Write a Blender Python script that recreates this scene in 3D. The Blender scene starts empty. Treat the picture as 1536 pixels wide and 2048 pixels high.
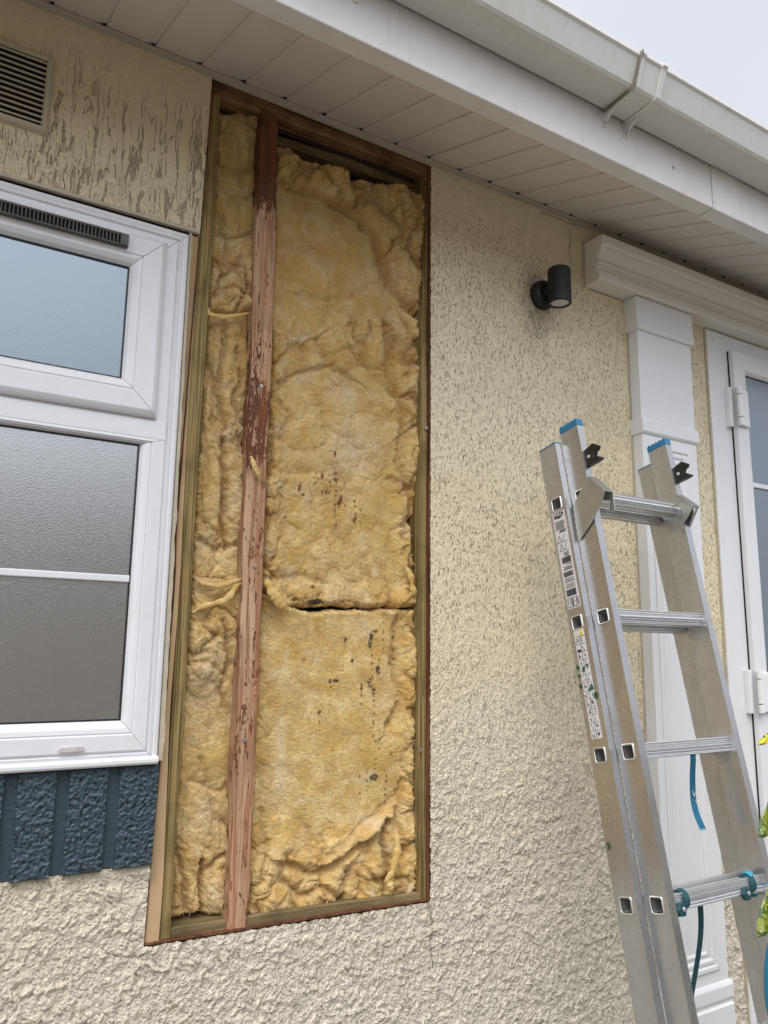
import bpy, bmesh, math, random
import numpy as np
from mathutils import Vector, Matrix
random.seed(7); rng=np.random.default_rng(7)
S=bpy.context.scene; C=S.collection
H=1.55                                   # camera height above the ground; all numbers below are measured from camera height
# ---------------------------------------------------------------- camera
F=1550.0
M=np.array([[0.8532596079957043,-0.5213470470507864,0.012053957625696037],
            [-0.10185961616606937,-0.14394948446471117,0.9843287888286337],
            [0.5114417463969069,0.8411158079918419,0.17593049078745]])
cam=bpy.data.cameras.new('camera'); cam.sensor_fit='HORIZONTAL'; cam.sensor_width=36; cam.lens=F/1536*36
cam.clip_start=.05; cam.clip_end=2000
co=bpy.data.objects.new('camera',cam); C.objects.link(co); S.camera=co
mw=Matrix.Identity(4)
for i in range(3):
    mw[i][0]=M[0][i]; mw[i][1]=M[1][i]; mw[i][2]=-M[2][i]
mw.translation=(0,0,H); co.matrix_world=mw
# ---------------------------------------------------------------- light
SUN_EL,SUN_AZ=math.radians(58),math.radians(-138)       # direction towards the sun: behind and left of the camera
sd=Vector((math.cos(SUN_EL)*math.sin(SUN_AZ),math.cos(SUN_EL)*math.cos(SUN_AZ),math.sin(SUN_EL)))
W=bpy.data.worlds.new('World'); S.world=W; W.use_nodes=True
nt=W.node_tree; nt.nodes.clear()
sky=nt.nodes.new('ShaderNodeTexSky'); sky.sky_type='NISHITA'; sky.sun_disc=False
sky.sun_elevation=SUN_EL; sky.sun_rotation=SUN_AZ; sky.air_density=1.0; sky.dust_density=4.0; sky.ozone_density=1.0
tc=nt.nodes.new('ShaderNodeTexCoord')
# overcast: cloud layer over the blue sky, brightest round the hidden sun
cn=nt.nodes.new('ShaderNodeTexNoise'); cn.inputs['Scale'].default_value=2.2; cn.inputs['Detail'].default_value=4
nt.links.new(tc.outputs['Generated'],cn.inputs['Vector'])
dt=nt.nodes.new('ShaderNodeVectorMath'); dt.operation='DOT_PRODUCT'; dt.inputs[1].default_value=sd
nt.links.new(tc.outputs['Generated'],dt.inputs[0])
gr=nt.nodes.new('ShaderNodeMapRange'); gr.inputs[1].default_value=.30; gr.inputs[2].default_value=1; gr.inputs[3].default_value=6.0; gr.inputs[4].default_value=18; gr.interpolation_type='SMOOTHSTEP'
nt.links.new(dt.outputs['Value'],gr.inputs[0])
cm=nt.nodes.new('ShaderNodeMapRange'); cm.inputs[1].default_value=.3; cm.inputs[2].default_value=.7; cm.inputs[3].default_value=.93; cm.inputs[4].default_value=1.05
nt.links.new(cn.outputs['Fac'],cm.inputs[0])
mm=nt.nodes.new('ShaderNodeMath'); mm.operation='MULTIPLY'; nt.links.new(gr.outputs[0],mm.inputs[0]); nt.links.new(cm.outputs[0],mm.inputs[1])
cc=nt.nodes.new('ShaderNodeVectorMath'); cc.operation='SCALE'; cc.inputs[0].default_value=(.925,.97,1.06); nt.links.new(mm.outputs[0],cc.inputs['Scale'])
mx=nt.nodes.new('ShaderNodeMix'); mx.data_type='RGBA'; mx.inputs[0].default_value=.9
nt.links.new(sky.outputs[0],mx.inputs[6]); nt.links.new(cc.outputs[0],mx.inputs[7])
bg=nt.nodes.new('ShaderNodeBackground'); bg.inputs['Strength'].default_value=.115
nt.links.new(mx.outputs[2],bg.inputs[0]); wo=nt.nodes.new('ShaderNodeOutputWorld'); nt.links.new(bg.outputs[0],wo.inputs[0])
sl=bpy.data.lights.new('sun','SUN'); sl.energy=1.5; sl.angle=math.radians(32); sl.color=(1,.955,.88)
so=bpy.data.objects.new('sun',sl); C.objects.link(so); so.location=(0,-3,8); so.rotation_euler=sd.to_track_quat('Z','Y').to_euler()
S.view_settings.view_transform='Standard'; S.view_settings.look='None'; S.view_settings.exposure=0.40; S.view_settings.gamma=1
# ---------------------------------------------------------------- measuring helpers (photo pixel -> point on a real plane)
def un(u,v,Y):
    d=M.T@np.array([(u-768)/F,-(v-1024)/F,1.]); return d*Y/d[1]
def unX(u,v,X):
    d=M.T@np.array([(u-768)/F,-(v-1024)/F,1.]); return d*X/d[0]
D=1.5
def lerp(a,b,t): return a+(b-a)*t
# ---------------------------------------------------------------- noise
def _h(ix,iy,s):
    n=(ix.astype(np.int64)*374761393+iy.astype(np.int64)*668265263+s*1442695041)&0x7fffffff
    n=((n^(n>>13))*1274126177)&0x7fffffff
    return ((n^(n>>16))&0xffff)/65535.0*2*math.pi
def pn(x,y,s=0):
    x=np.asarray(x,float);y=np.asarray(y,float)
    x0=np.floor(x);y0=np.floor(y);fx=x-x0;fy=y-y0
    def g(i,j):
        a=_h(x0+i,y0+j,s); return np.cos(a)*(fx-i)+np.sin(a)*(fy-j)
    u=fx*fx*fx*(fx*(fx*6-15)+10);w=fy*fy*fy*(fy*(fy*6-15)+10)
    return (lerp(lerp(g(0,0),g(1,0),u),lerp(g(0,1),g(1,1),u),w))*1.5
def fbm(x,y,s=0,o=4,g=.5):
    r=0;a=1;t=0
    for k in range(o):
        r=r+a*pn(x,y,s+k*17);t+=a;a*=g;x=x*2.03+3.1;y=y*2.03+1.7
    return r/t
def ss(a,b,x): t=np.clip((x-a)/(b-a),0,1); return t*t*(3-2*t)
# ---------------------------------------------------------------- material DSL
class NT:
    def __init__(s,name):
        s.m=bpy.data.materials.new(name); s.m.use_nodes=True; s.t=s.m.node_tree; s.t.nodes.clear()
        s.o=s.t.nodes.new('ShaderNodeOutputMaterial'); s.b=s.t.nodes.new('ShaderNodeBsdfPrincipled')
        s.t.links.new(s.b.outputs[0],s.o.inputs[0]); s.c=s.t.nodes.new('ShaderNodeTexCoord').outputs['Object']
    def lk(s,v,i):
        if hasattr(v,'is_output'): s.t.links.new(v,i)
        elif isinstance(v,(tuple,list)): i.default_value=tuple(v)+((1,) if len(v)==3 and len(i.default_value)==4 else ())
        else: i.default_value=v
    def set(s,**k):
        for a,v in k.items(): s.lk(v,s.b.inputs[{'col':'Base Color','rough':'Roughness','metal':'Metallic','nor':'Normal','spec':'Specular IOR Level','coat':'Coat Weight','crough':'Coat Roughness','sheen':'Sheen Weight','sss':'Subsurface Weight','trans':'Transmission Weight','ior':'IOR','emis':'Emission Strength'}[a]])
        return s.m
    def map(s,sc=(1,1,1),rot=(0,0,0),v=None):
        n=s.t.nodes.new('ShaderNodeMapping'); s.lk(v or s.c,n.inputs[0]); n.inputs['Scale'].default_value=sc; n.inputs['Rotation'].default_value=rot; return n.outputs[0]
    def noise(s,sc,det=3,v=None,dist=0,rough=.5):
        n=s.t.nodes.new('ShaderNodeTexNoise'); s.lk(v or s.c,n.inputs['Vector']); n.inputs['Scale'].default_value=sc; n.inputs['Detail'].default_value=det
        n.inputs['Distortion'].default_value=dist; n.inputs['Roughness'].default_value=rough; return n.outputs['Fac']
    def vor(s,sc,v=None,f='F1'):
        n=s.t.nodes.new('ShaderNodeTexVoronoi'); s.lk(v or s.c,n.inputs['Vector']); n.inputs['Scale'].default_value=sc; n.feature=f; return n.outputs['Distance']
    def ramp(s,f,*st):
        n=s.t.nodes.new('ShaderNodeValToRGB'); s.lk(f,n.inputs[0]); e=n.color_ramp.elements
        while len(e)<len(st): e.new(.5)
        for x,(p,c) in zip(e,st):
            x.position=p; x.color=(tuple(c)+(1,)) if isinstance(c,(tuple,list)) else (c,c,c,1)
        return n.outputs[0]
    def mix(s,f,a,b,mode='MIX'):
        n=s.t.nodes.new('ShaderNodeMix'); n.data_type='RGBA'; n.blend_type=mode; s.lk(f,n.inputs[0]); s.lk(a,n.inputs[6]); s.lk(b,n.inputs[7]); return n.outputs[2]
    def ma(s,op,a,b=0.,c=0.):
        n=s.t.nodes.new('ShaderNodeMath'); n.operation=op; s.lk(a,n.inputs[0]); s.lk(b,n.inputs[1]); s.lk(c,n.inputs[2]); return n.outputs[0]
    def attr(s,nm):
        n=s.t.nodes.new('ShaderNodeAttribute'); n.attribute_name=nm; return n.outputs['Fac']
    def bump(s,h,st=.5,d=.002,nor=None):
        n=s.t.nodes.new('ShaderNodeBump'); n.inputs['Strength'].default_value=st; n.inputs['Distance'].default_value=d; s.lk(h,n.inputs['Height'])
        if nor: s.lk(nor,n.inputs['Normal'])
        return n.outputs[0]
    def sep(s,v=None):
        n=s.t.nodes.new('ShaderNodeSeparateXYZ'); s.lk(v or s.c,n.inputs[0]); return n.outputs
    def world(s):
        s.c=s.t.nodes.new('ShaderNodeNewGeometry').outputs['Position']
def simple(name,col,rough=.5,metal=0,spec=.5,nb=None,var=.06,nsc=30,coat=0):
    n=NT(name); f=n.noise(nsc,4)
    c=n.mix(f,tuple(x*(1-var) for x in col),tuple(min(1,x*(1+var)) for x in col))
    n.set(col=c,rough=rough,metal=metal,spec=spec,coat=coat)
    if nb: n.set(nor=n.bump(n.noise(nb[0],3),nb[1],nb[2]))
    return n.m
MAT={}
# cream masonry paint over textured render; 'dirt' = grime sitting in the pits, 'yel' = sun-aged patches
n=NT('cream_render'); n.world()
big=n.noise(1.6,4); fine=n.noise(260,3)
base=n.mix(n.ramp(big,(.35,0),(.65,1)),(.72,.615,.405),(.77,.675,.475))
zz=n.sep()[2]
base=n.mix(n.ramp(n.ma('MULTIPLY_ADD',zz,1/3.,n.ma('MULTIPLY',n.noise(5,3),.12)),(.31,1),(.60,0)),base,(.76,.695,.58))
base=n.mix(n.ma('MULTIPLY',n.ramp(n.noise(9,5,dist=1),(.5,0),(.72,1)),.14),base,(.50,.42,.28))
# short gouges of the trowelled finish (upper wall) and long vertical tracks (over the window)
wv=n.t.nodes.new('ShaderNodeVectorMath'); wv.operation='MULTIPLY_ADD'; nz_=n.t.nodes.new('ShaderNodeTexNoise'); nz_.inputs['Scale'].default_value=45; n.lk(n.c,nz_.inputs['Vector'])
n.lk(nz_.outputs['Color'],wv.inputs[0]); wv.inputs[1].default_value=(.012,.0,.012); n.lk(n.c,wv.inputs[2]); wc=wv.outputs[0]
g1=n.ramp(n.noise(1,2,v=n.map((215,1,85),v=wc),rough=.5),(.645,0),(.685,1)); g2=n.ramp(n.noise(1,1,v=n.map((330,1,120),rot=(0,.45,0),v=wc)),(.675,0),(.715,1))
g3=n.ramp(n.noise(1,1,v=n.map((310,1,120),rot=(0,-.6,0),v=wc)),(.675,0),(.715,1))
gd=n.ramp(n.noise(14,2),(.30,.45),(.6,1))
gouge=n.ma('MULTIPLY',n.ma('MULTIPLY',n.ma('MAXIMUM',g1,n.ma('MAXIMUM',g2,g3)),n.attr('pits')),gd)
wl_=n.noise(1,2,v=n.map((85,1,7),v=wc),dist=.3); wln=n.ramp(n.ma('ABSOLUTE',n.ma('SUBTRACT',wl_,.5)),(.010,1),(.030,0))
brk=n.ramp(n.noise(1,3,v=n.map((60,1,38))),(.42,0),(.52,1)); worm=n.ma('MULTIPLY',n.ma('MULTIPLY',wln,brk),n.attr('worm'))
mark=n.ma('MAXIMUM',gouge,worm)
c=n.mix(n.ma('MULTIPLY',n.attr('dirt'),.6),base,(.26,.20,.11))
c=n.mix(n.ma('MULTIPLY',mark,.60),c,(.22,.16,.075))
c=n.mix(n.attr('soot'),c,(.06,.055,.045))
lowf=n.attr('low')
sp1=n.noise(1,4,v=n.map((120,120,90),v=wc),rough=.68); sp2=n.ramp(n.vor(150,v=wc),(.0,1),(.5,0))
hgt=n.ma('SUBTRACT',n.ma('MULTIPLY',n.ma('ADD',sp1,n.ma('MULTIPLY',sp2,.35)),n.ma('MULTIPLY_ADD',lowf,1.9,.65)),n.ma('MULTIPLY',mark,1.5))
c=n.mix(n.ma('MULTIPLY',n.ma('MULTIPLY',n.ramp(sp1,(.34,1),(.46,0)),lowf),.28),c,(.38,.32,.22))
n.set(col=c,rough=.62,spec=.25,nor=n.bump(fine,.3,.0008,nor=n.bump(hgt,1.0,.0036))); MAT['render']=n.m
n=NT('slate_blue_paint'); n.world()
c=n.mix(n.noise(14,4),(.040,.062,.076),(.052,.079,.094)); c=n.mix(n.ma('MULTIPLY',n.attr('dirt'),.75),c,(.008,.015,.022))
n.set(col=c,rough=.42,spec=.4,nor=n.bump(n.noise(170,4,dist=.5),.7,.0022)); MAT['blue']=n.m
# white pvc
def pvc(name,col,rough=.32,dirt=.35,dcol=(.30,.25,.19),streak=.5):
    n=NT(name); n.world(); d=n.ramp(n.noise(7,6,dist=1.5,rough=.65),(.5,0),(.8,1))
    sp=n.ramp(n.noise(230,2),(.70,0),(.76,1)); st=n.ramp(n.noise(1,5,v=n.map((60,60,4)),rough=.6),(.55,0),(.85,1))
    c=n.mix(n.ma('MULTIPLY',d,dirt),col,tuple(x*.8*y for x,y in zip(col,(1,.96,.88))))
    c=n.mix(n.ma('MULTIPLY',st,dirt*streak),c,dcol); c=n.mix(n.ma('MULTIPLY',sp,dirt*.8),c,dcol)
    n.set(col=c,rough=rough,spec=.5,nor=n.bump(n.noise(6,2),.08,.004)); return n.m
MAT['pvc']=pvc('white_window_plastic',(.75,.75,.765),dirt=.3,streak=0.)
MAT['fascia']=pvc('aged_white_plastic',(.72,.70,.68),.38,.4)
MAT['soffit']=pvc('soffit_plastic',(.66,.615,.58),.45,.35,streak=0.)
MAT['gutter']=pvc('gutter_plastic',(.68,.66,.62),.42,.5,(.22,.20,.14))
MAT['gloss']=pvc('white_gloss_paint',(.75,.755,.76),.3,.2,streak=.15)
MAT['cornice']=pvc('cornice_paint',(.78,.75,.70),.35,.4)
MAT['vent']=pvc('cream_vent_paint',(.50,.44,.31),.45,.7,(.16,.11,.06))
MAT['gasket']=simple('black_rubber',(.015,.015,.017),.5)
MAT['dark']=simple('dark_void',(.012,.010,.009),.9)
MAT['silicone']=simple('old_sealant',(.48,.42,.31),.6,nb=(120,.6,.002),var=.25)
# timbers
def wood(name,a,b,grain=55,rough=.7,knot=None,bark=None,stain=.3,vert=True):
    n=NT(name); n.world()
    sc=(grain,grain,2.2) if vert else (2.2,grain,grain)
    g=n.noise(1,5,v=n.map(sc),dist=1.4,rough=.62); g2=n.noise(1,2,v=n.map((grain*4,grain*4,6) if vert else (6,grain*4,grain*4)))
    c=n.mix(n.ramp(g,(.40,0),(.58,1)),a,b); c=n.mix(n.ma('MULTIPLY',g2,.35),c,tuple(x*.55 for x in a))
    c=n.mix(n.ma('MULTIPLY',n.ramp(n.noise(11,4),(.52,0),(.75,1)),stain),c,tuple(x*.4 for x in a))
    if bark:
        zz=n.sep()[2]; nz=n.noise(1,5,v=n.map((60,60,13)),dist=.8,rough=.6)
        zone=n.ramp(n.ma('MULTIPLY',zz,1/3.),*bark)
        nz=n.ma('MULTIPLY_ADD',n.noise(1,3,v=n.map((260,260,110))),.45,n.ma('SUBTRACT',nz,.225)); mk=n.ramp(n.ma('ADD',nz,n.ma('SUBTRACT',zone,.5)),(.52,0),(.55,1))
        c=n.mix(mk,c,n.mix(n.noise(150,3),(.045,.018,.010),(.20,.075,.04)))
        rd=n.ramp(n.noise(1,4,v=n.map((45,45,3.5))),(.48,0),(.66,1)); c=n.mix(n.ma('MULTIPLY',rd,.45),c,(.30,.10,.04)); ln_=n.ramp(n.noise(1,3,v=n.map((170,170,7)),dist=.8),(.60,0),(.66,1)); c=n.mix(n.ma('MULTIPLY',ln_,.7),c,(.12,.035,.015))
        sp=n.ramp(n.noise(1,2,v=n.map((140,140,25))),(.66,0),(.70,1)); c=n.mix(n.ma('MULTIPLY',sp,.8),c,(.05,.015,.01))
    n.set(col=c,rough=rough,spec=.25,nor=n.bump(n.ma('ADD',g,n.ma('MULTIPLY',g2,.5)),.5,.0012)); return n.m
MAT['treated']=wood('treated_green_timber',(.12,.085,.022),(.40,.285,.12),150,stain=.5)
MAT['treated_h']=wood('treated_green_timber_rail',(.16,.115,.05),(.30,.225,.12),60,vert=False,stain=.5)
MAT['raw']=wood('raw_pine',(.50,.33,.165),(.62,.43,.25),40,stain=.2)
MAT['stud']=wood('barky_red_pine',(.36,.185,.095),(.63,.42,.27),60,bark=((.33,.42),(.59,.40),(.62,.47),(.655,.545),(.735,.535),(.755,.42),(.83,.40),(.86,.72),(.93,.85)),stain=.35)
MAT['beam']=wood('orange_pine_beam',(.13,.065,.028),(.36,.20,.09),50,vert=False,stain=.9)
MAT['darkwood']=wood('dark_stained_timber',(.05,.028,.016),(.12,.065,.035),60,vert=False,stain=.6)
MAT['ply']=wood('red_brown_sheathing',(.10,.035,.02),(.22,.10,.05),60,stain=.6)
# glass wool
n=NT('glass_wool'); n.world()
w=n.noise(18,5,dist=.8,rough=.6)
c=n.mix(n.ramp(w,(.36,0),(.66,1)),(.66,.40,.10),(.88,.67,.31))
c=n.mix(n.ma('MULTIPLY',n.ramp(n.noise(7,3),(.5,0),(.68,1)),.5),c,(.66,.42,.08))
fi=n.noise(1,3,v=n.map((90,90,330),rot=(0,.25,0)),dist=1.6,rough=.6)
fi2=n.noise(1,3,v=n.map((300,90,70),rot=(0,.5,.2)),dist=1.5,rough=.6)
c=n.mix(n.ma('MULTIPLY',n.attr('pale'),.75),c,(.83,.70,.47))
c=n.mix(n.ma('MULTIPLY',n.ramp(fi,(.50,0),(.70,1)),.32),c,(.80,.64,.36))
c=n.mix(n.ma('MULTIPLY',n.ramp(fi2,(.30,1),(.48,0)),.26),c,(.40,.22,.07))
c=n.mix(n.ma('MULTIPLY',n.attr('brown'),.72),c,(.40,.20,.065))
c=n.mix(n.ramp(n.noise(210,1),(.72,0),(.75,.8)),c,(.16,.07,.03))
c=n.mix(n.attr('drip'),c,(.16,.045,.015)); c=n.mix(n.attr('black'),c,(.012,.010,.010))
h=n.ma('ADD',n.ma('MULTIPLY',fi,1.),n.ma('MULTIPLY',fi2,.7))
h=n.ma('ADD',h,n.ma('MULTIPLY',n.noise(70,5,dist=1.2,rough=.7),1.2))
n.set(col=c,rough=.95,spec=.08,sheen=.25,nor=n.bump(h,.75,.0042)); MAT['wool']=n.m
# metals
n=NT('mill_aluminium'); n.world()
s1=n.noise(1,3,v=n.map((30,30,3))); s2=n.ramp(n.noise(24,5,dist=1),(.5,0),(.7,1))
c=n.mix(s1,(.42,.42,.425),(.57,.575,.585)); c=n.mix(n.ma('MULTIPLY',s2,.18),c,(.36,.335,.30))
c=n.mix(n.ramp(n.noise(180,2),(.72,0),(.75,.7)),c,(.12,.11,.10))
n.set(col=c,metal=.85,rough=n.ma('MULTIPLY_ADD',s2,.08,.27),nor=n.bump(n.noise(1,2,v=n.map((400,400,12))),.12,.0005)); MAT['alu']=n.m
MAT['alu_bright']=simple('bright_aluminium',(.80,.80,.80),.33,.9,var=.1,nsc=60)
n=NT('galvanised_steel'); f=n.noise(40,3,dist=.6); n.set(col=n.mix(f,(.36,.37,.34),(.52,.53,.49)),metal=.8,rough=.36); MAT['galv']=n.m
MAT['blackplastic']=simple('black_plastic',(.012,.012,.013),.35)
MAT['blueplastic']=simple('blue_plastic',(.02,.17,.33),.45,nb=(200,.4,.001))
MAT['lamp']=simple('anthracite_paint',(.005,.007,.010),.55,var=.2,nsc=90)
MAT['lens']=simple('frosted_lens',(.55,.56,.52),.25)
MAT['white']=simple('white_paint_metal',(.80,.80,.79),.35)
MAT['print']=simple('black_print',(.03,.03,.035),.5); MAT['sticker']=simple('sticker_film',(.66,.64,.64),.4,var=.05)
MAT['yellow']=simple('yellow_print',(.80,.58,.03),.5); MAT['bluep']=simple('blue_print',(.03,.05,.22),.5)
def webbing(name,a):
    n=NT(name); wv=n.t.nodes.new('ShaderNodeTexWave'); n.lk(n.c,wv.inputs[0]); wv.bands_direction='Z'; wv.inputs['Scale'].default_value=95
    c=n.mix(n.noise(40,3),tuple(x*.75 for x in a),a); c=n.mix(n.ma('MULTIPLY',wv.outputs['Fac'],.35),c,tuple(x*.4 for x in a))
    n.set(col=c,rough=.6,nor=n.bump(wv.outputs['Fac'],.6,.0008)); return n.m
MAT['strapb']=webbing('blue_webbing',(.015,.19,.33)); MAT['strapt']=webbing('teal_webbing',(.012,.085,.10)); MAT['strapl']=webbing('light_blue_webbing',(.06,.38,.52))
# obscured glass
def glass(name,a,b,sc=520,gl=.35,st=.22):
    n=NT(name); n.world(); nn=n.noise(1,2,v=n.map((sc*.55,sc*.55,sc)),dist=.6)
    n.set(col=n.mix(n.noise(3,3),a,b),rough=.22,metal=gl,spec=.8,nor=n.bump(nn,st,.0012)); return n.m
MAT['glass_up']=glass('obscured_glass',(.235,.275,.305),(.27,.31,.34),gl=.9)
MAT['glass_lo']=glass('obscured_glass_clear',(.47,.48,.48),(.52,.53,.53),gl=.92)
MAT['glass_door']=glass('door_glass',(.24,.27,.30),(.27,.30,.33),sc=20,gl=.85,st=.02)
# leaf
n=NT('spotted_leaf'); f=n.ramp(n.noise(95,3,dist=.6,rough=.6),(.49,0),(.53,1)); f2=n.ramp(n.vor(150),(.16,1),(.22,0))
c=n.mix(f,(.045,.10,.012),(.20,.22,.015)); c=n.mix(f2,c,(.62,.55,.10)); n.set(col=c,rough=.28,spec=.5,coat=.2,nor=n.bump(n.noise(60,2),.3,.001)); MAT['leaf']=n.m
n=NT('leaf_yellow'); n.set(col=n.mix(n.ramp(n.noise(110,3),(.48,0),(.56,1)),(.62,.52,.04),(.09,.14,.015)),rough=.3); MAT['leafy']=n.m
MAT['stem']=simple('green_stem',(.08,.11,.03),.5)
n=NT('ground_paving'); n.world(); br=n.t.nodes.new('ShaderNodeTexBrick'); n.lk(n.c,br.inputs[0]); br.inputs['Scale'].default_value=1.6; br.inputs['Color1'].default_value=(.16,.145,.125,1); br.inputs['Color2'].default_value=(.125,.115,.10,1); br.inputs['Mortar'].default_value=(.12,.11,.10,1); br.inputs['Mortar Size'].default_value=.01
n.set(col=n.mix(n.ma('MULTIPLY',n.noise(30,5),.4),br.outputs[0],(.15,.14,.12)),rough=.85); MAT['paving']=n.m
MAT['nwall']=simple('brown_render',(.58,.50,.40),.8,var=.15,nsc=8); MAT['tile']=simple('roof_tiles',(.10,.07,.06),.8,var=.3,nsc=12)
# ---------------------------------------------------------------- mesh helpers
base_of={}
def link(o,parent):
    C.objects.link(o)
    if parent: o.parent=parent
def tag(o,label=None,cat=None,group=None,kind=None):
    if label:o['label']=label
    if cat:o['category']=cat
    if group:o['group']=group
    if kind:o['kind']=kind
    return o
def thing(name,label,cat,base=(0,0,0),group=None):
    o=bpy.data.objects.new(name,None); o.empty_display_size=.1; o.location=(base[0],base[1],base[2]+H); C.objects.link(o)
    base_of[o.name]=np.array(base,float); return tag(o,label,cat,group)
def rootbase(p):
    while p is not None and p.parent is not None: p=p.parent
    return base_of.get(p.name,np.zeros(3)) if p is not None else None
class MB:
    def __init__(s): s.v=[]; s.f=[]
    def add(s,vs,fs):
        k=len(s.v); s.v+=[tuple(map(float,v)) for v in vs]; s.f+=[tuple(i+k for i in f) for f in fs]; return s
    def hexa(s,p):   # 8 points: bottom ring 4, top ring 4
        return s.add(p,[(3,2,1,0),(4,5,6,7),(0,1,5,4),(1,2,6,5),(2,3,7,6),(3,0,4,7)])
    def box(s,x0,x1,y0,y1,z0,z1):
        return s.hexa([(x0,y0,z0),(x1,y0,z0),(x1,y1,z0),(x0,y1,z0),(x0,y0,z1),(x1,y0,z1),(x1,y1,z1),(x0,y1,z1)])
    def quadbox(s,q,y0,y1): # q: 4 (x,z) corners (bl,br,tr,tl), front y0, back y1
        return s.hexa([(q[0][0],y0,q[0][1]),(q[1][0],y0,q[1][1]),(q[1][0],y1,q[1][1]),(q[0][0],y1,q[0][1]),
                       (q[3][0],y0,q[3][1]),(q[2][0],y0,q[2][1]),(q[2][0],y1,q[2][1]),(q[3][0],y1,q[3][1])])
    def extrude(s,poly,vec): # poly list of 3D pts
        n=len(poly); a=[np.array(p,float) for p in poly]; b=[p+np.array(vec) for p in a]
        return s.add(a+b,[tuple(range(n))[::-1],tuple(range(n,2*n))]+[(i,(i+1)%n,n+(i+1)%n,n+i) for i in range(n)])
    def loft(s,rings,cap=True,close=True):
        n=len(rings[0]); vs=[p for r in rings for p in r]; fs=[]
        for k in range(len(rings)-1):
            for i in range(n if close else n-1):
                j=(i+1)%n; fs.append((k*n+i,k*n+j,(k+1)*n+j,(k+1)*n+i))
        if cap: fs+= [tuple(range(n))[::-1],tuple(range((len(rings)-1)*n,len(rings)*n))]
        return s.add(vs,fs)
    def tube(s,path,r,n=8,cap=True):
        path=[np.array(p,float) for p in path]; rings=[]
        up=np.array([0,0,1.])
        for i,p in enumerate(path):
            t=path[min(i+1,len(path)-1)]-path[max(i-1,0)]; t/=np.linalg.norm(t)+1e-9
            a=np.cross(t,up if abs(t[2])<.9 else np.array([1.,0,0])); a/=np.linalg.norm(a); b=np.cross(t,a)
            rr=r[i] if hasattr(r,'__len__') else r
            rings.append([p+rr*(math.cos(w)*a+math.sin(w)*b) for w in [2*math.pi*k/n for k in range(n)]])
        return s.loft(rings,cap)
    def ribbon(s,path,wvec,th=.0008):
        path=[np.array(p,float) for p in path]; rings=[]
        for i,p in enumerate(path):
            t=path[min(i+1,len(path)-1)]-path[max(i-1,0)]; t/=np.linalg.norm(t)+1e-9
            w=np.array(wvec[i] if hasattr(wvec[0],'__len__') else wvec,float); nn=np.cross(t,w); nn/=np.linalg.norm(nn)+1e-9
            rings.append([p-w/2-nn*th/2,p+w/2-nn*th/2,p+w/2+nn*th/2,p-w/2+nn*th/2])
        return s.loft(rings)
    def lathe(s,c,axis,prof,n=32):  # prof list (dist along axis, radius)
        ax=np.array(axis,float); ax/=np.linalg.norm(ax); a=np.cross(ax,[0,0,1.] if abs(ax[2])<.9 else [1.,0,0]); a/=np.linalg.norm(a); b=np.cross(ax,a); c=np.array(c,float)
        return s.loft([[c+ax*h+r*(math.cos(w)*a+math.sin(w)*b) for w in [2*math.pi*k/n for k in range(n)]] for h,r in prof])
    def ring(s,x0,x1,z0,z1,prof,gap=.0004,sides='LRTB'): # prof list (inset, y); four mitred members
        def c(i): return [(x0+i,z0+i),(x1-i,z0+i),(x1-i,z1-i),(x0+i,z1-i)]
        for k,sd_ in enumerate('BRTL'):
            if sd_ not in sides: continue
            k2=(k+1)%4; A=[];B=[]
            for (i,y) in prof:
                a=c(i)[k]; b=c(i)[k2]; dx=np.sign(b[0]-a[0])*gap if k in(0,2) else 0; dz=np.sign(b[1]-a[1])*gap if k in(1,3) else 0
                A.append((a[0]+dx,y,a[1]+dz)); B.append((b[0]-dx,y,b[1]-dz))
            s.loft([A,B],cap=True,close=True)
        return s
    def build(s,name,mat,parent=None,bevel=0,smooth=False,base=None,seg=2,label=None):
        me=bpy.data.meshes.new(name); b=rootbase(parent) if parent else np.array(base if base is not None else (0,0,-H),float)
        me.from_pydata([tuple(np.array(v)-b) for v in s.v],[],s.f); me.update()
        bm=bmesh.new(); bm.from_mesh(me); bmesh.ops.recalc_face_normals(bm,faces=bm.faces); bm.to_mesh(me); bm.free()
        me.materials.append(mat); o=bpy.data.objects.new(name,me); link(o,parent)
        if parent is None: o.location=(b[0],b[1],b[2]+H)
        if bevel:
            m=o.modifiers.new('bevel','BEVEL'); m.width=bevel; m.segments=seg; m.limit_method='ANGLE'; m.angle_limit=math.radians(30); m.use_clamp_overlap=True
        if smooth: me.polygons.foreach_set('use_smooth',[True]*len(me.polygons))
        if label:o['label']=label
        return o
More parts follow.
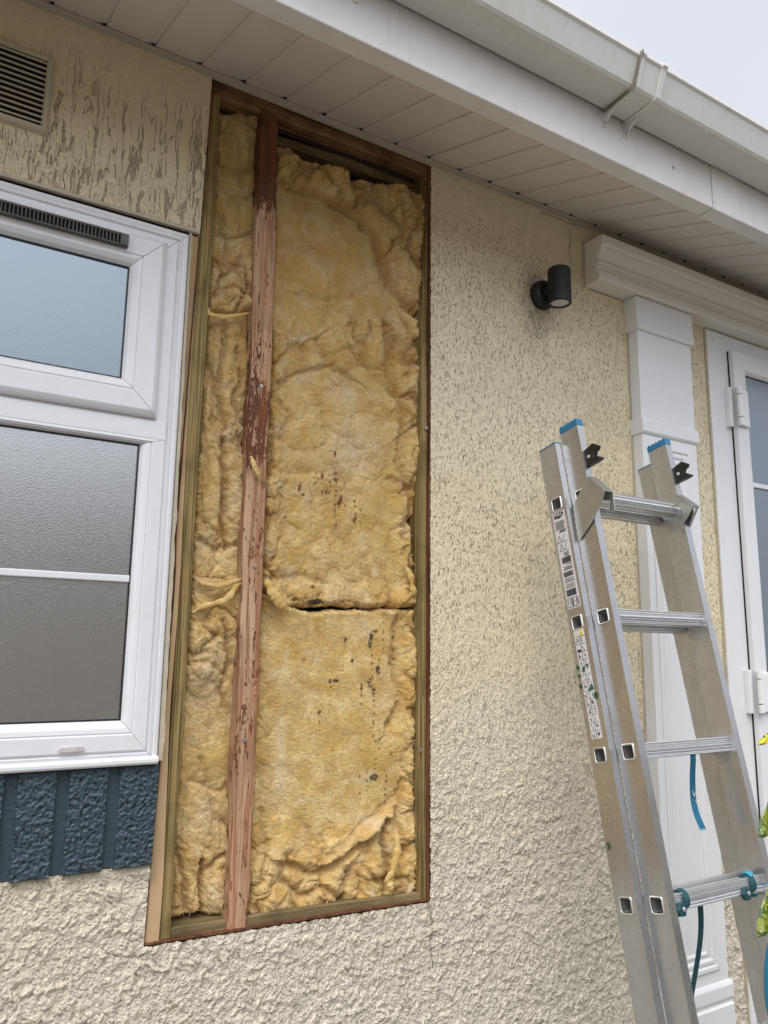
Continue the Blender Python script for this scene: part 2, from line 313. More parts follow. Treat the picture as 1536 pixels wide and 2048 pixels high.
def grids(name,parts,mat,parent,extra=None,base=None,smooth=True):
    """parts: list of (P[n,m,3], {attr:arr[n,m]}, keepmask or None) -> one mesh"""
    b=rootbase(parent) if parent else np.array(base,float)
    V=[];Q=[];A={};k=0
    for P,at,keep in parts:
        n,m=P.shape[:2]; idx=np.arange(n*m).reshape(n,m)+k
        q=np.stack([idx[:-1,:-1],idx[:-1,1:],idx[1:,1:],idx[1:,:-1]],-1)
        if keep is not None: q=q[keep]
        Q.append(q.reshape(-1,4)); V.append(P.reshape(-1,3)-b); k+=n*m
        for a,v in at.items(): A.setdefault(a,[]).append(v.reshape(-1))
    if extra is not None:
        ev,ef,ea=extra
        if len(ev): V.append(np.array(ev)-b); Q.append(np.array(ef)+k); k+=len(ev)
        for a in A: A[a].append(np.full(len(ev),ea.get(a,0.)))
    V=np.concatenate(V);Q=np.concatenate(Q)
    me=bpy.data.meshes.new(name); me.vertices.add(len(V)); me.vertices.foreach_set('co',V.astype(np.float32).ravel())
    me.loops.add(Q.size); me.loops.foreach_set('vertex_index',Q.astype(np.int32).ravel())
    me.polygons.add(len(Q)); me.polygons.foreach_set('loop_start',np.arange(0,Q.size,4,dtype=np.int32))
    if smooth: me.polygons.foreach_set('use_smooth',np.ones(len(Q),bool))
    me.update(calc_edges=True)
    for a,v in A.items():
        at=me.attributes.new(a,'FLOAT','POINT'); at.data.foreach_set('value',np.concatenate(v).astype(np.float32))
    me.materials.append(mat); o=bpy.data.objects.new(name,me); link(o,parent)
    if parent is None: o.location=(b[0],b[1],b[2]+H)
    return o
def W2(u,v,Y=D):
    p=un(u,v,Y); return (p[0],p[2])
# ================================================================ SETTING
g=MB(); N=24
g.add([(x,y,-H) for y in np.linspace(-300,300,N) for x in np.linspace(-300,300,N)],[(j*N+i,j*N+i+1,(j+1)*N+i+1,(j+1)*N+i) for j in range(N-1) for i in range(N-1)])
go=g.build('ground',MAT['paving']); tag(go,kind='structure')
nb=thing('neighbouring_bungalow','brown bungalow across the path, seen only as a reflection in the window glass','bungalow',(0,-4.2,-H))
MB().box(-9,9,-8,-4.2,-H,1.0).build('wall',MAT['nwall'],nb)
MB().extrude([(-9.4,-3.9,.95),(-9.4,-8.3,.95),(-9.4,-6.1,1.95)],(18.8,0,0)).build('roof',MAT['tile'],nb)
# ================================================================ PARK HOME
home=thing('bungalow','cream textured park home wall with white window, door and eaves, one panel cut open','bungalow',(0,D,-H))
EZ=1.257
# --- key lines in wall coordinates (x,z)
opTL,opBL,opTR,opBR=W2(425,150),W2(287,1893),W2(862,318),W2(860,1802)
pA=W2(400,463); # lower right corner of the panel above the window
def opx(z): # left edge of the cut opening at height z
    t=(z-opBL[1])/(opTL[1]-opBL[1]); return lerp(opBL[0],opTL[0],t)
winL=-.62
def stucco(X,Z,mode):
    """height (m), grime, gouge mask, track mask, lower-style mask for the render at wall coordinates"""
    lo=ss(.15,-.50,Z+.14*fbm(X*3,Z*3,5,2))      # 0 upper finish, 1 lower finish
    wx=X+.005*fbm(X*50,Z*35,11,2); wz=Z+.006*fbm(X*45,Z*35,12,2)
    a2=pn(wx*120+5,wz*60,22)
    top_h=.0010*fbm(X*70,Z*40,23,3)-.0010*ss(.3,.55,a2); top_d=ss(.36,.6,a2)*.35
    c=pn(wx*85,wz*62,31)+.7*pn(wx*160,wz*120,32)
    r1=np.clip(1-np.abs(pn(wx*50+1.2*pn(wx*25,wz*25,36),wz*30,34))*2.6,0,1)**2; r2=np.clip(1-np.abs(pn(wx*80+9,wz*60+1.5*pn(wx*30,wz*30,37),38))*3,0,1)**2
    pk=ss(.25,.55,pn(wx*42,wz*34,39))
    low_h=.0019*c+.0044*r1*ss(-.2,.3,pn(X*22,Z*22,35))+.0016*r2+.0026*pk; low_d=ss(.35,.85,-c)*.25
    if mode=='ul':
        worm=ss(1.20,1.05,Z+.03*pn(X*9,Z*9,44)); sm=ss(1.02,.90,Z)
        h=.0009*fbm(X*70,Z*60,23,3)+.0016*ss(.15,.55,pn(wx*85,wz*70,45))*sm+.0012*ss(.915,.87,Z+.006*pn(X*40,Z*9,46))
        return h,ss(.4,.6,a2)*.3*sm,.35*sm,worm*.95,sm*.35
    fade=.35+.65*ss(1.2,.8,Z)
    h=lerp(top_h*fade,low_h,lo); d_=lerp(top_d*fade,low_d,lo)
    pits=np.clip((1-lo*.85)*(.25+.75*ss(1.22,.95,Z)),0,1)
    return h,np.clip(d_,0,1),pits,np.zeros_like(X),lo
STEP=.0020
def region(q,mode='r',yoff=0,rag=''):
    """q = bl,br,tr,tl (x,z)"""
    w=max(abs(q[1][0]-q[0][0]),abs(q[2][0]-q[3][0])); h=max(abs(q[3][1]-q[0][1]),abs(q[2][1]-q[1][1]))
    n=max(2,int(h/STEP)); m=max(2,int(w/STEP))
    s=np.linspace(0,1,m)[None,:]; t=np.linspace(0,1,n)[:,None]
    X=lerp(lerp(q[0][0],q[1][0],s),lerp(q[3][0],q[2][0],s),t); Z=lerp(lerp(q[0][1],q[1][1],s),lerp(q[3][1],q[2][1],s),t)
    if 'T' in rag: Z=Z+(.0035*fbm(X*60,X*0+3,81,4)-.0012)*np.exp(-(1-t)*h/.010)
    if 'B' in rag: Z=Z+.0015*fbm(X*60,X*0+3,82,4)*np.exp(-t*h/.010)
    if 'L' in rag: X=X+.0028*fbm(Z*60,Z*0+3,83,4)*np.exp(-s*w/.008)
    if 'R' in rag: X=X+.0016*fbm(Z*60,Z*0+3,84,4)*np.exp(-(1-s)*w/.008)
    hh,dd,pits,worm,lowm=stucco(X,Z,mode)
    soot=np.zeros_like(X)
    # grime blown out below the lamp
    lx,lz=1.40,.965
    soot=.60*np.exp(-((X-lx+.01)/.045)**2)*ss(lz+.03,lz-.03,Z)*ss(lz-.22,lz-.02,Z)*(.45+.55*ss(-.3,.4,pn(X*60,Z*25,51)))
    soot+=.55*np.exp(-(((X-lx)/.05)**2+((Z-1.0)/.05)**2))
    # hairline cracks near the eave
    for pts in CR:
        for (ax,az),(bx,bz) in zip(pts[:-1],pts[1:]):
            dx,dz=bx-ax,bz-az; L2=dx*dx+dz*dz; tt=np.clip(((X-ax)*dx+(Z-az)*dz)/L2,0,1); dist=np.hypot(X-ax-tt*dx,Z-az-tt*dz)
            k=ss(.0030,.0010,dist+.0012*pn(X*150,Z*150,52)); soot=np.maximum(soot,k*.55); hh=hh-.001*k
    P=np.stack([X,D+yoff-hh,Z],-1)
    return (P,{'dirt':dd,'soot':np.clip(soot,0,.9),'pits':pits+0*X,'worm':worm+0*X,'low':lowm+0*X},None)
CR=[[W2(*p) for p in pts] for pts in ([(1083,426),(1100,430),(1122,438),(1140,447),(1160,450)],[(1140,458),(1141,480),(1139,500),(1143,530)],[(861,1812),(864,1850),(860,1890),(866,1935)],
     [(210,1905),(235,1912),(262,1915),(287,1910)],[(1168,570),(1190,582),(1240,600)])]
FB=-H   # wall foot
regs=[]
zb=.25-1.5+.10
x862=opTR[0]
band_t,band_b=W2(313,1528)[1],W2(296,1727)[1]
xl=-.30
regs.append(region([(xl,W2(0,348)[1]-0.0),(pA[0],pA[1]),(opTL[0],EZ),(xl,EZ)],'ul'))
zlow=-1.15
regs.append(region([(xl,zlow),(opBL[0],zlow),(opBL[0],opBL[1]),(xl,opBL[1])]))
regs.append(region([(xl,opBL[1]),(opBL[0],opBL[1]),(opx(band_b),band_b),(xl,band_b)],rag='R'))
regs.append(region([(opBL[0],zlow),(opBR[0],zlow),(opBR[0],opBR[1]),(opBL[0],opBL[1])],rag='T'))
dfx=2.145
regs.append(region([(opBR[0],zlow),(dfx,zlow),(dfx,EZ),(opTR[0],EZ)],rag='L'))
_s=STEP; STEP=.02
regs.append(region([(dfx,1.05),(3.6,1.05),(3.6,EZ),(dfx,EZ)]))
regs.append(region([(xl,FB),(dfx,FB),(dfx,zlow),(xl,zlow)]))
regs.append(region([(-3.5,FB),(xl,FB),(xl,band_b),(-3.5,band_b)]))
regs.append(region([(-3.5,band_b),(winL,band_b),(winL,EZ),(-3.5,EZ)]))
regs.append(region([(winL,.855),(xl,.855),(xl,EZ),(winL,EZ)]))
regs.append(region([(3.15,FB),(6,FB),(6,EZ),(3.15,EZ)],yoff=.001))
STEP=_s
grids('rendered_wall',regs,MAT['render'],home)
# thickness behind the render (stops light and closes the wall from behind)
b=MB()
b.box(-3.5,winL,D+.006,D+.11,FB,EZ); b.box(winL,opx(.86)-.002,D+.006,D+.11,.862,EZ); b.box(winL,opx(-.4)-.016,D+.006,D+.11,FB,-.215)
b.quadbox([(opBL[0]-.015,FB),(opBR[0]+.002,FB),(opBR[0]+.002,opBR[1]-.004),(opBL[0]-.015,opBL[1]-.004)],D+.0045,D+.11)
b.box(opTR[0]+.003,dfx,D+.006,D+.11,FB,EZ); b.box(dfx,3.15,D+.006,D+.11,1.055,EZ); b.box(3.15,6,D+.006,D+.11,FB,EZ)
b.box(-3.5,6,D+.11,D+.13,FB,EZ); b.box(-3.5,6,D+.021,D+.14,EZ+.010,EZ+.03)
b.build('wall_core',MAT['darkwood'],home)
# cut edges of the sheathing, ragged red-brown line inside the opening
def strip(a,bp,w0,w1,y0,y1,seed,n=60,side=1):
    """irregular strip from a to bp (x,z); width to the given side"""
    a=np.array(a);bp=np.array(bp); d=(bp-a)/np.linalg.norm(bp-a); nn=np.array([-d[1],d[0]])*side; r=random.Random(seed); rings=[]
    ph=r.random()*9
    for i in range(n+1):
        t=i/n; p=a+(bp-a)*t; w=lerp(w0,w1,t)*(1+.35*float(pn(t*23+ph,seed,3)))+.0006*r.random()
        e=p+nn*w; rings.append([(p[0],y0,p[1]),(e[0],y0,e[1]),(e[0],y1,e[1]),(p[0],y1,p[1])])
    return MB().loft(rings)
strip((opTR[0]-.0005,opTR[1]),(opBR[0]-.0005,opBR[1]),.0026,.0026,D+.002,D+.012,5,side=-1).build('sheathing_edge',MAT['ply'],home)
strip(opBL,opBR,.0030,.0024,D+.002,D+.013,6,side=1).build('sheathing_edge',MAT['ply'],home)
strip((opBL[0],opBL[1]),(opx(.86),.86),.002,.0012,D+.002,D+.010,7,n=90,side=-1).build('sheathing_edge',MAT['ply'],home)
strip((opx(.88),.88),opTL,.0018,.0018,D+.001,D+.010,8,side=-1).build('sheathing_edge',MAT['ply'],home)
# --- eaves: soffit boards, trim, fascia, gutter, roof
tn=math.tan(.344)
def sofz(y): return EZ-tn*(D-y)
pitch=.1005; s0=un(398,105,D)[0]
pr=[]; k=-36
while True:
    x=s0+k*pitch
    if x>6: break
    pr+= [(x-.0105,.0),(x-.0085,.0022),(x+.0020,.0022),(x+.0028,.0036),(x+.0046,.0036),(x+.0052,0)]; k+=1
Y1=1.155
m=MB(); n_=len(pr); f_=[(x,D+.02,sofz(D+.02)+h) for x,h in pr]; r_=[(x,Y1-.002,sofz(Y1-.002)+h) for x,h in pr]; ft=[(x,D+.02,sofz(D+.02)+.012) for x,h in pr]; rt=[(x,Y1-.002,sofz(Y1-.002)+.012) for x,h in pr]
m.loft([f_,r_,rt,ft],cap=False,close=False); m.build('soffit',MAT['soffit'],home)
tr=MB(); 
ya=D-.001
tr.extrude([(-3.5,D-.011,sofz(D-.011)-.0005),(-3.5,D+.004,sofz(D+.004)-.0005),(-3.5,D+.004,EZ-.0155),(-3.5,D-.002,EZ-.0155),(-3.5,D-.004,EZ-.0085),(-3.5,D-.011,EZ-.0075)],(9.5,0,0))
tr.build('soffit_trim',pvc('soffit_trim_plastic',(.46,.40,.33),.5,.6,streak=0.),home)
# little dark notches where the board grooves meet the trim
for x,h in pr[::6]:
    if -.1<x<2.6:
        c=x+.0125+random.uniform(-.002,.002); z=sofz(D-.013); q_=random.uniform(.0022,.0042)
        MB().box(c-q_*1.2,c+q_,D-.0145-q_*.5,D-.0105,z-.0016,z+.004).build('groove_gap',MAT['dark'],home,bevel=.001)
FY=1.113; LZ=1.1205
def fascia(x0,x1,nm,dy=0,lab=None):
    return MB().extrude([(x0,Y1,LZ-.0006-dy),(x0,FY+.0015-dy,LZ-.0006-dy),(x0,FY-dy,LZ+.0015),(x0,FY-dy,1.33),(x0,FY+.012,1.33),(x0,FY+.012,LZ+.009),(x0,Y1,LZ+.009)],(x1-x0,0,0)).build(nm,MAT['fascia'],home,bevel=.0012,label=lab)
xj=un(1426,415,FY)[0]
fascia(-3.6,xj-.001,'fascia'); fascia(xj,xj+.11,'fascia_joint_cover',.003); fascia(xj+.11,6.1,'fascia')
for u,v in ((1346,335),(1346,335),(1432,346),(1428,404),(1466,365)):
    p=un(u,v,FY); MB().lathe((p[0],FY-(.003 if u>1400 else 0),p[2]),(0,-1,0),[(-.001,.0045),(.0008,.0045),(.0018,.003),(.002,.0)],14).build('nail_cap',MAT['fascia'],home,smooth=True)
# gutter: square profile, open top
def gpts(o=0.0):
    return [(1.109,1.30),(1.1085,1.238-o),(1.104-0,1.2345-o),(1.028-o,1.2365-o),(1.022-o,1.2425-o),(1.002-o,1.292),(.996-o,1.297),(.996-o,1.306),(1.004,1.306),(1.006,1.298),(1.0255,1.245),(1.030,1.2405),(1.1035,1.239),(1.105,1.242),(1.105,1.30)]
m=MB(); gp=gpts()
m.loft([[(x,y,z) for y,z in gp] for x in np.linspace(-3.6,6.1,40)]); m.build('gutter',MAT['gutter'],home,bevel=.001)
def union(x):
    for dx,w,o in ((0,.014,.0085),(.014,.054,.0042),(.068,.016,.0090)):
        MB().loft([[(xx,y,z) for y,z in gpts(o)] for xx in (x+dx,x+dx+w)]).build('gutter_union',MAT['gutter'],home,bevel=.0015)
    MB().loft([[(xx,y-.001,z-.001) for y,z in gpts(.0090)] for xx in (x-.0006,x+.0004)]).build('gutter_seal',simple('gutter_grime',(.20,.18,.14),.8,var=.5,nsc=90),home)
    for xx in (x+.003,x+.075): fin(xx)
def fin(xx):   # a fin back to the fascia
    m=MB(); m.extrude([(xx,1.108,1.236),(xx,1.062,1.232),(xx,1.095,1.212),(xx,1.1085,1.200),(xx,1.1085,1.196)],(.006,0,0))
    m.extrude([(xx-.004,1.1082,1.232),(xx-.004,1.113,1.232),(xx-.004,1.113,1.194),(xx-.004,1.1082,1.194)],(.011,0,0)); m.build('gutter_bracket',MAT['gutter'],home,bevel=.0006)
ux=un(1228,215,1.105)[0]; union(ux-.035)
fin(un(710,15,1.11)[0])
MB().hexa([(-3.6,1.08,1.345),(6.1,1.08,1.345),(6.1,4.5,2.55),(-3.6,4.5,2.55),(-3.6,1.08,1.36),(6.1,1.08,1.36),(6.1,4.5,2.565),(-3.6,4.5,2.565)]).build('roof',MAT['tile'],home)
for xx,nm in ((-3.5,'l'),(5.98,'r')): MB().extrude([(xx,D,FB),(xx,5,FB),(xx,5,1.3),(xx,4.5,2.54),(xx,D,1.48)],(.02,0,0)).build('gable_wall',MAT['nwall'],home)
# --- air vent
vx0,vz0=-.105,W2(97,273)[1]; vx1,vz1=W2(107,123)[0],W2(107,123)[1]
vent=MB().ring(vx0,vx1,vz0,vz1,[(-.004,D+.002),(0,D-.010),(.003,D-.014),(.008,D-.014),(.0115,D-.009),(.0115,D+.002)],gap=0).build('air_vent',MAT['vent'],home,bevel=.0008)
m=MB(); ih=(vz1-vz0-.023); 
for i in range(12):
    z=vz0+.0115+ih*(i+.5)/12; m.box(vx0+.009,vx1-.009,D-.011,D-.0075,z-.0017,z+.0017)
m.box(vx0+.09,vx0+.096,D-.0115,D-.0075,vz0+.01,vz1-.01); m.box(vx1-.118,vx1-.112,D-.0115,D-.0075,vz0+.01,vz1-.01)
m.build('louvre',MAT['vent'],vent,bevel=.0008)
MB().box(vx0+.01,vx1-.01,D-.0025,D+.0055,vz0+.01,vz1-.01).build('vent_cavity',MAT['dark'],vent)
# --- window
FYW=1.484   # frame face
win=MB()
wR=W2(381,468,FYW)[0]; wR=.5*(wR+W2(314,1526,FYW)[0]); wB=W2(313,1526,FYW)[1]; wT=W2(378,468,FYW)[1]
win.ring(winL,wR,wB,wT,[(0,D+.05),(0,FYW+.004),(.003,FYW+.001),(.009,FYW),(.011,FYW+.0015),(.013,FYW),(.019,FYW-.002),(.021,FYW+.003),(.0225,FYW+.003),(.024,FYW-.001),(.046,FYW-.001),(.050,D+.02),(.050,D+.05)])
frame=win.build('window',MAT['pvc'],home,bevel=.0007)
def WX(u,v,Y): return un(u,v,Y)[0]
def WZ(u,v,Y): return un(u,v,Y)[2]
tzT=WZ(308,868,FYW)   # transom: from just under the sash down to the lower bead
tzB=WZ(308,868,FYW); sB=WZ(321,836,1.470); sT=WZ(332,482,1.470); sR=WX(326,650,1.470)
trz0=WZ(300,880,FYW)
# transom bar
MB().extrude([(winL+.03,D+.03,sB+.02),(winL+.03,FYW+.001,sB+.02),(winL+.03,FYW+.001,sB-.002),(winL+.03,FYW-.003,sB-.006),(winL+.03,FYW-.003,trz0+.003),(winL+.03,FYW,trz0),(winL+.03,D+.03,trz0)],(wR-.024-winL-.03,0,0)).build('transom',MAT['pvc'],frame,bevel=.0012)
# opening top sash
SY=1.468
sash=MB().ring(winL+.03,sR,sB,sT,[(0,FYW+.002),(0,SY+.009),(.0015,SY+.006),(.005,SY+.003),(.010,SY),(.012,SY-.0008),(.046,SY-.0008),(.048,SY+.002),(.050,SY),(.056,SY+.001),(.064,SY+.007),(.069,SY+.014),(.070,SY+.02),(.070,FYW+.03),(0,FYW+.03)]).build('sash',MAT['pvc'],frame,bevel=.0006)
gz0=WZ(242,741,SY+.02); gz1=WZ(256,538,SY+.02); gx1=WX(249,640,SY+.02)
print('sash glass',gx1,sR-.070,gz0,sB+.07,gz1,sT-.07)
MB().box(winL+.09,sR-.060,SY+.018,SY+.022,sB+.06,sT-.06).build('upper_pane',MAT['glass_up'],frame)
MB().ring(winL+.03+.0695,sR-.0695,sB+.0695,sT-.0695,[(0,SY+.0145),(.0022,SY+.0145),(.0022,SY+.018),(0,SY+.018)],gap=0).build('gasket',MAT['gasket'],frame)
# fixed lower light
lx1=WX(260,1165,1.492); lz0=WZ(237,1440,1.492); lz1=WZ(281,889,1.492)
bz0=WZ(262,1466,FYW-.002)
lw=MB()
lR=wR-.024; ins=(lR-lx1)
# bead members
lw.ring(winL+.05,lR-.018,wB+.040,trz0+.002,[(0,FYW+.02),(0,FYW-.0015),(.002,FYW-.002),(.030,FYW-.003),(.033,FYW),(.036,FYW-.001),(.044,FYW+.002),(.050,FYW+.007),(.0525,FYW+.012),(.0525,FYW+.03),(0,FYW+.03)]) if False else None
def ringxz(m,X0,X1,Z0,Z1,x0,x1,z0,z1,ys):
    """members between outer rect and inner rect with independent widths; ys: list of (t,y)"""
    def c(t): return [(lerp(X0,x0,t),lerp(Z0,z0,t)),(lerp(X1,x1,t),lerp(Z0,z0,t)),(lerp(X1,x1,t),lerp(Z1,z1,t)),(lerp(X0,x0,t),lerp(Z1,z1,t))]
    for k in range(4):
        k2=(k+1)%4; A=[];B=[]; gp_=.0004
        for t,y in ys:
            a=c(t)[k]; b2=c(t)[k2]; dx=np.sign(b2[0]-a[0])*gp_ if k in(0,2) else 0; dz=np.sign(b2[1]-a[1])*gp_ if k in(1,3) else 0
            A.append((a[0]+dx,y,a[1]+dz)); B.append((b2[0]-dx,y,b2[1]-dz))
        m.loft([A,B])
lw=MB(); X0=winL+.024; Zt=trz0+.004; Zb=wB+.0245
ringxz(lw,X0,lR,Zb,Zt,X0+ins,lx1,lz0,lz1,[(0,FYW+.03),(0,FYW-.0012),(.03,FYW-.0022),(.52,FYW-.003),(.56,FYW+.0005),(.60,FYW-.0015),(.74,FYW-.0005),(.88,FYW+.004),(1,FYW+.012),(1,FYW+.03)])
lw.build('glazing_bead',MAT['pvc'],frame,bevel=.0005)
MB().box(X0+ins-.01,lx1+.01,FYW+.013,FYW+.017,lz0-.01,lz1+.01).build('lower_pane',MAT['glass_lo'],frame)
MB().ring(X0+ins-.0005,lx1+.0005,lz0-.0005,lz1+.0005,[(0,FYW+.0095),(.0025,FYW+.0095),(.0025,FYW+.013),(0,FYW+.013)],gap=0).build('gasket',MAT['gasket'],frame)
gbz=WZ(255,1158,FYW+.012)
MB().box(X0+ins+.001,lx1-.0015,FYW+.0065,FYW+.0128,gbz-.0065,gbz+.0065).build('glazing_bar',MAT['pvc'],frame,bevel=.002)
# drip ledge below
MB().extrude([(winL-.002,D+.01,wB-.001),(winL-.002,FYW-.006,wB-.001),(winL-.002,FYW-.009,wB+.003),(winL-.002,FYW-.009,wB+.009),(winL-.002,FYW-.004,wB+.013),(winL-.002,D+.01,wB+.013)],(wR-winL+.001,0,0)).build('sill_nose',MAT['pvc'],frame,bevel=.001)
dx0,dx1=WX(117,1500,FYW-.004),WX(168,1498,FYW-.004); dz=WZ(142,1499,FYW-.004)
m=MB(); cs=[]; rr=.0052
for a in np.linspace(math.pi/2,3*math.pi/2,9): cs.append((dx0+rr+rr*math.cos(a),dz+rr*math.sin(a)))
for a in np.linspace(-math.pi/2,math.pi/2,9): cs.append((dx1-rr+rr*math.cos(a),dz+rr*math.sin(a)))
m.extrude([(x,FYW-.002,z) for x,z in cs],(0,-.005,0)); m.build('drain_cap',pvc('grimy_plastic',(.55,.52,.51),.5,.9),frame,bevel=.0015)
# trickle vent
tx1=WX(257,480,1.458); tzt=WZ(257,467,1.458); tzb=WZ(255,493,1.458)
tv=MB().extrude([(winL+.06,SY,tzt+.004),(winL+.06,1.456,tzt+.002),(winL+.06,1.453,tzt-.002),(winL+.06,1.453,tzt-.0045),(winL+.06,SY,tzt-.006)],(tx1-winL-.06,0,0)).build('trickle_vent',MAT['pvc'],frame,bevel=.001)
m=MB(); x=winL+.07
while x<tx1-.012:
    m.box(x,x+.0018,1.4555,SY,tzb+.001,tzt-.005); x+=.0068
m.box(winL+.06,tx1,1.4545,SY,tzb-.001,tzb+.0012); m.box(tx1-.013,tx1,1.4545,SY,tzb,tzt-.004); m.build('vent_grille',simple('grey_vent_plastic',(.10,.09,.08),.6,var=.4),frame)
MB().box(winL+.06,tx1-.002,1.4605,SY,tzb+.001,tzt-.005).build('vent_slot',MAT['dark'],frame)
# sealant round the window
strip((wR+.002,wB+.003),(wR+.002,.855),.009,.004,FYW+.006,D+.008,21,n=120,side=-1).build('sealant',MAT['silicone'],frame)
MB().box(winL,pA[0]-.004,D+.004,D+.012,.8605,.866).build('head_shadow_strip',MAT['dark'],frame)  # dark strip standing in for the shadow under the panel edge
MB().extrude([(xl,D-.0045,.8625),(xl,D-.0045,.870),(xl,D+.004,.872),(xl,D+.004,.8615)],(pA[0]-xl-.001,0,0)).build('panel_lip',MAT['silicone'],home,bevel=.001)
# --- blue plinth band with recessed grooves
q=[(xl,band_b),(opx(band_b)-.0005,band_b),(opx(band_t)-.0005,band_t),(xl,band_t)]
w=q[1][0]-q[0][0]; h=band_t-band_b; st=.0016; n1=int(h/st); m1=int(w/st)
s=np.linspace(0,1,m1)[None,:]; t=np.linspace(0,1,n1)[:,None]; X=lerp(lerp(q[0][0],q[1][0],s),lerp(q[3][0],q[2][0],s),t); Z=lerp(lerp(q[0][1],q[1][1],s),lerp(q[3][1],q[2][1],s),t)
wx=X+.004*fbm(X*50,Z*50,61,2); c_=.8*pn(wx*120,Z*110,62)+.7*pn(wx*210,Z*200,63)+.9*np.clip(1-np.abs(pn(wx*95,Z*85,64))*3,0,1)-.3
hh=.0024*c_; gm=np.zeros_like(X)
gx=[W2(u,v)[0] for u,v in ((228,1550),(128,1553),(22,1557))]+[None]
gxs=[WX(220,1640,D),WX(118,1645,D),WX(14,1650,D)]; dgx=gxs[0]-gxs[1]; gxs+= [gxs[2]-dgx,gxs[2]-2*dgx]
for gx_ in gxs:
    e=np.abs(X-gx_)+.0010*pn(X*60,Z*60,65); gm=np.maximum(gm,ss(.0112,.0092,e))
hh=lerp(hh+.0095,-.001+.0002*fbm(X*200,Z*200,66,2),gm)
P=np.stack([X,D-.002-hh,Z],-1)
# turn the rim back to the wall
P=np.concatenate([P[:1]*1,P,P[-1:]*1],0); P[0,:,1]=D+.003; P[-1,:,1]=D+.003
at={'dirt':np.pad(ss(.2,.8,-c_)*(1-gm),((1,1),(0,0)),mode='edge'),'soot':np.zeros((n1+2,m1))}
grids('blue_painted_band',[(P,at,None)],MAT['blue'],home)
MB().box(xl,opx(band_t)-.001,D-.004,D+.01,band_t-.001,band_t+.004).build('band_top_gap',MAT['gasket'],home)
# ================================================================ timbers in the opening
def timber(name,pts,wl,y0,dep,mat,lab=None,jit=.0012,seed=1,horiz=False):
    """pts: [(px,py) ...] of the left/lower edge, wl: [(px,py) ...] of the right/upper edge on the plane y0"""
    a=np.array([W2(*p,y0) for p in pts]); b2=np.array([W2(*p,y0) for p in wl]); n=70; rings=[]
    ta=np.linspace(0,1,len(a))
    for i in range(n+1):
        t=i/n; A=np.array([np.interp(t,ta,a[:,0]),np.interp(t,ta,a[:,1])]); B=np.array([np.interp(t,ta,b2[:,0]),np.interp(t,ta,b2[:,1])])
        A=A+jit*float(pn(t*14,seed*3.3,71)); B=B+jit*float(pn(t*12+5,seed*5.1,72)); yy=y0+.0012*float(pn(t*9,seed,73))
        c0=lerp(A,B,.06); c1=lerp(A,B,.94)
        rings.append([(A[0],y0+dep,A[1]),(A[0],yy+.002,A[1]),(c0[0],yy,c0[1]),(c1[0],yy,c1[1]),(B[0],yy+.002,B[1]),(B[0],y0+dep,B[1])])
    o=MB().loft(rings).build(name,mat,home,bevel=0,label=lab); return o
timber('batten',[(288,1890),(299,1748),(333,1400),(351,1141),(363,850),(382,470),(384,466)],[(318,1888),(328,1748),(342,1400),(362,1141),(375,850),(400,470),(400,466)],1.508,.045,MAT['raw'],'pale raw pine batten beside the window',seed=2)
timber('stud',[(316,1886),(326,1748),(337,1540),(361,1141),(371,850),(401,465),(425,172)],[(341,1886),(348,1748),(361,1540),(385,1141),(402,850),(427,465),(442,185)],1.5125,.078,MAT['treated'],'green treated stud at left of the opening',seed=3)
timber('stud',[(455,1866),(464,1723),(477,1342),(486,1150),(503,740),(519,300),(524,215)],[(493,1864),(503,1723),(521,1342),(527,1150),(543,740),(556,300),(557,235)],1.5085,.085,MAT['stud'],'red barky pine stud in the middle of the opening',seed=4,jit=.0045)
timber('stud',[(839,1800),(838,1600),(838,1350),(840,1000),(843,700),(848,450),(850,338)],[(858,1796),(858,1600),(859,1350),(860,1000),(861,700),(862,450),(861,330)],1.5125,.080,MAT['treated'],'green treated stud at right of the opening',seed=5)
timber('bottom_rail',[(335,1892),(600,1846),(860,1803)],[(340,1856),(600,1818),(856,1783)],1.516,.074,MAT['treated_h'],seed=6)
timber('top_beam',[(427,188),(560,236),(700,290),(862,352)],[(427,158),(560,208),(700,262),(862,320)],1.5115,.034,MAT['beam'],'orange pine beam under the eave',seed=7)
timber('head_strip',[(425,160),(560,210),(700,263),(862,322)],[(423,143),(560,195),(700,249),(862,311)],1.518,.05,MAT['darkwood'],seed=8,jit=.003)
timber('back_rail',[(540,283),(700,334),(846,392)],[(540,266),(700,317),(846,376)],1.56,.03,MAT['treated_h'],'green rail set back near the top of the opening',seed=9)
timber('back_rail',[(540,240),(700,297),(846,360)],[(540,222),(700,275),(846,338)],1.585,.01,MAT['darkwood'],seed=10)
for u,v in ((853,856),(523,772),(841,1500),(510,1132),(489,1480),(858,700)):
    p=un(u,v,1.5075); MB().lathe(p,(0,-1,0),[(-.004,.0018),(.0,.0042),(.0012,.0040),(.0014,.0016),(.0006,.0012),(.0006,.0002)],14).build('screw',MAT['galv'],home)
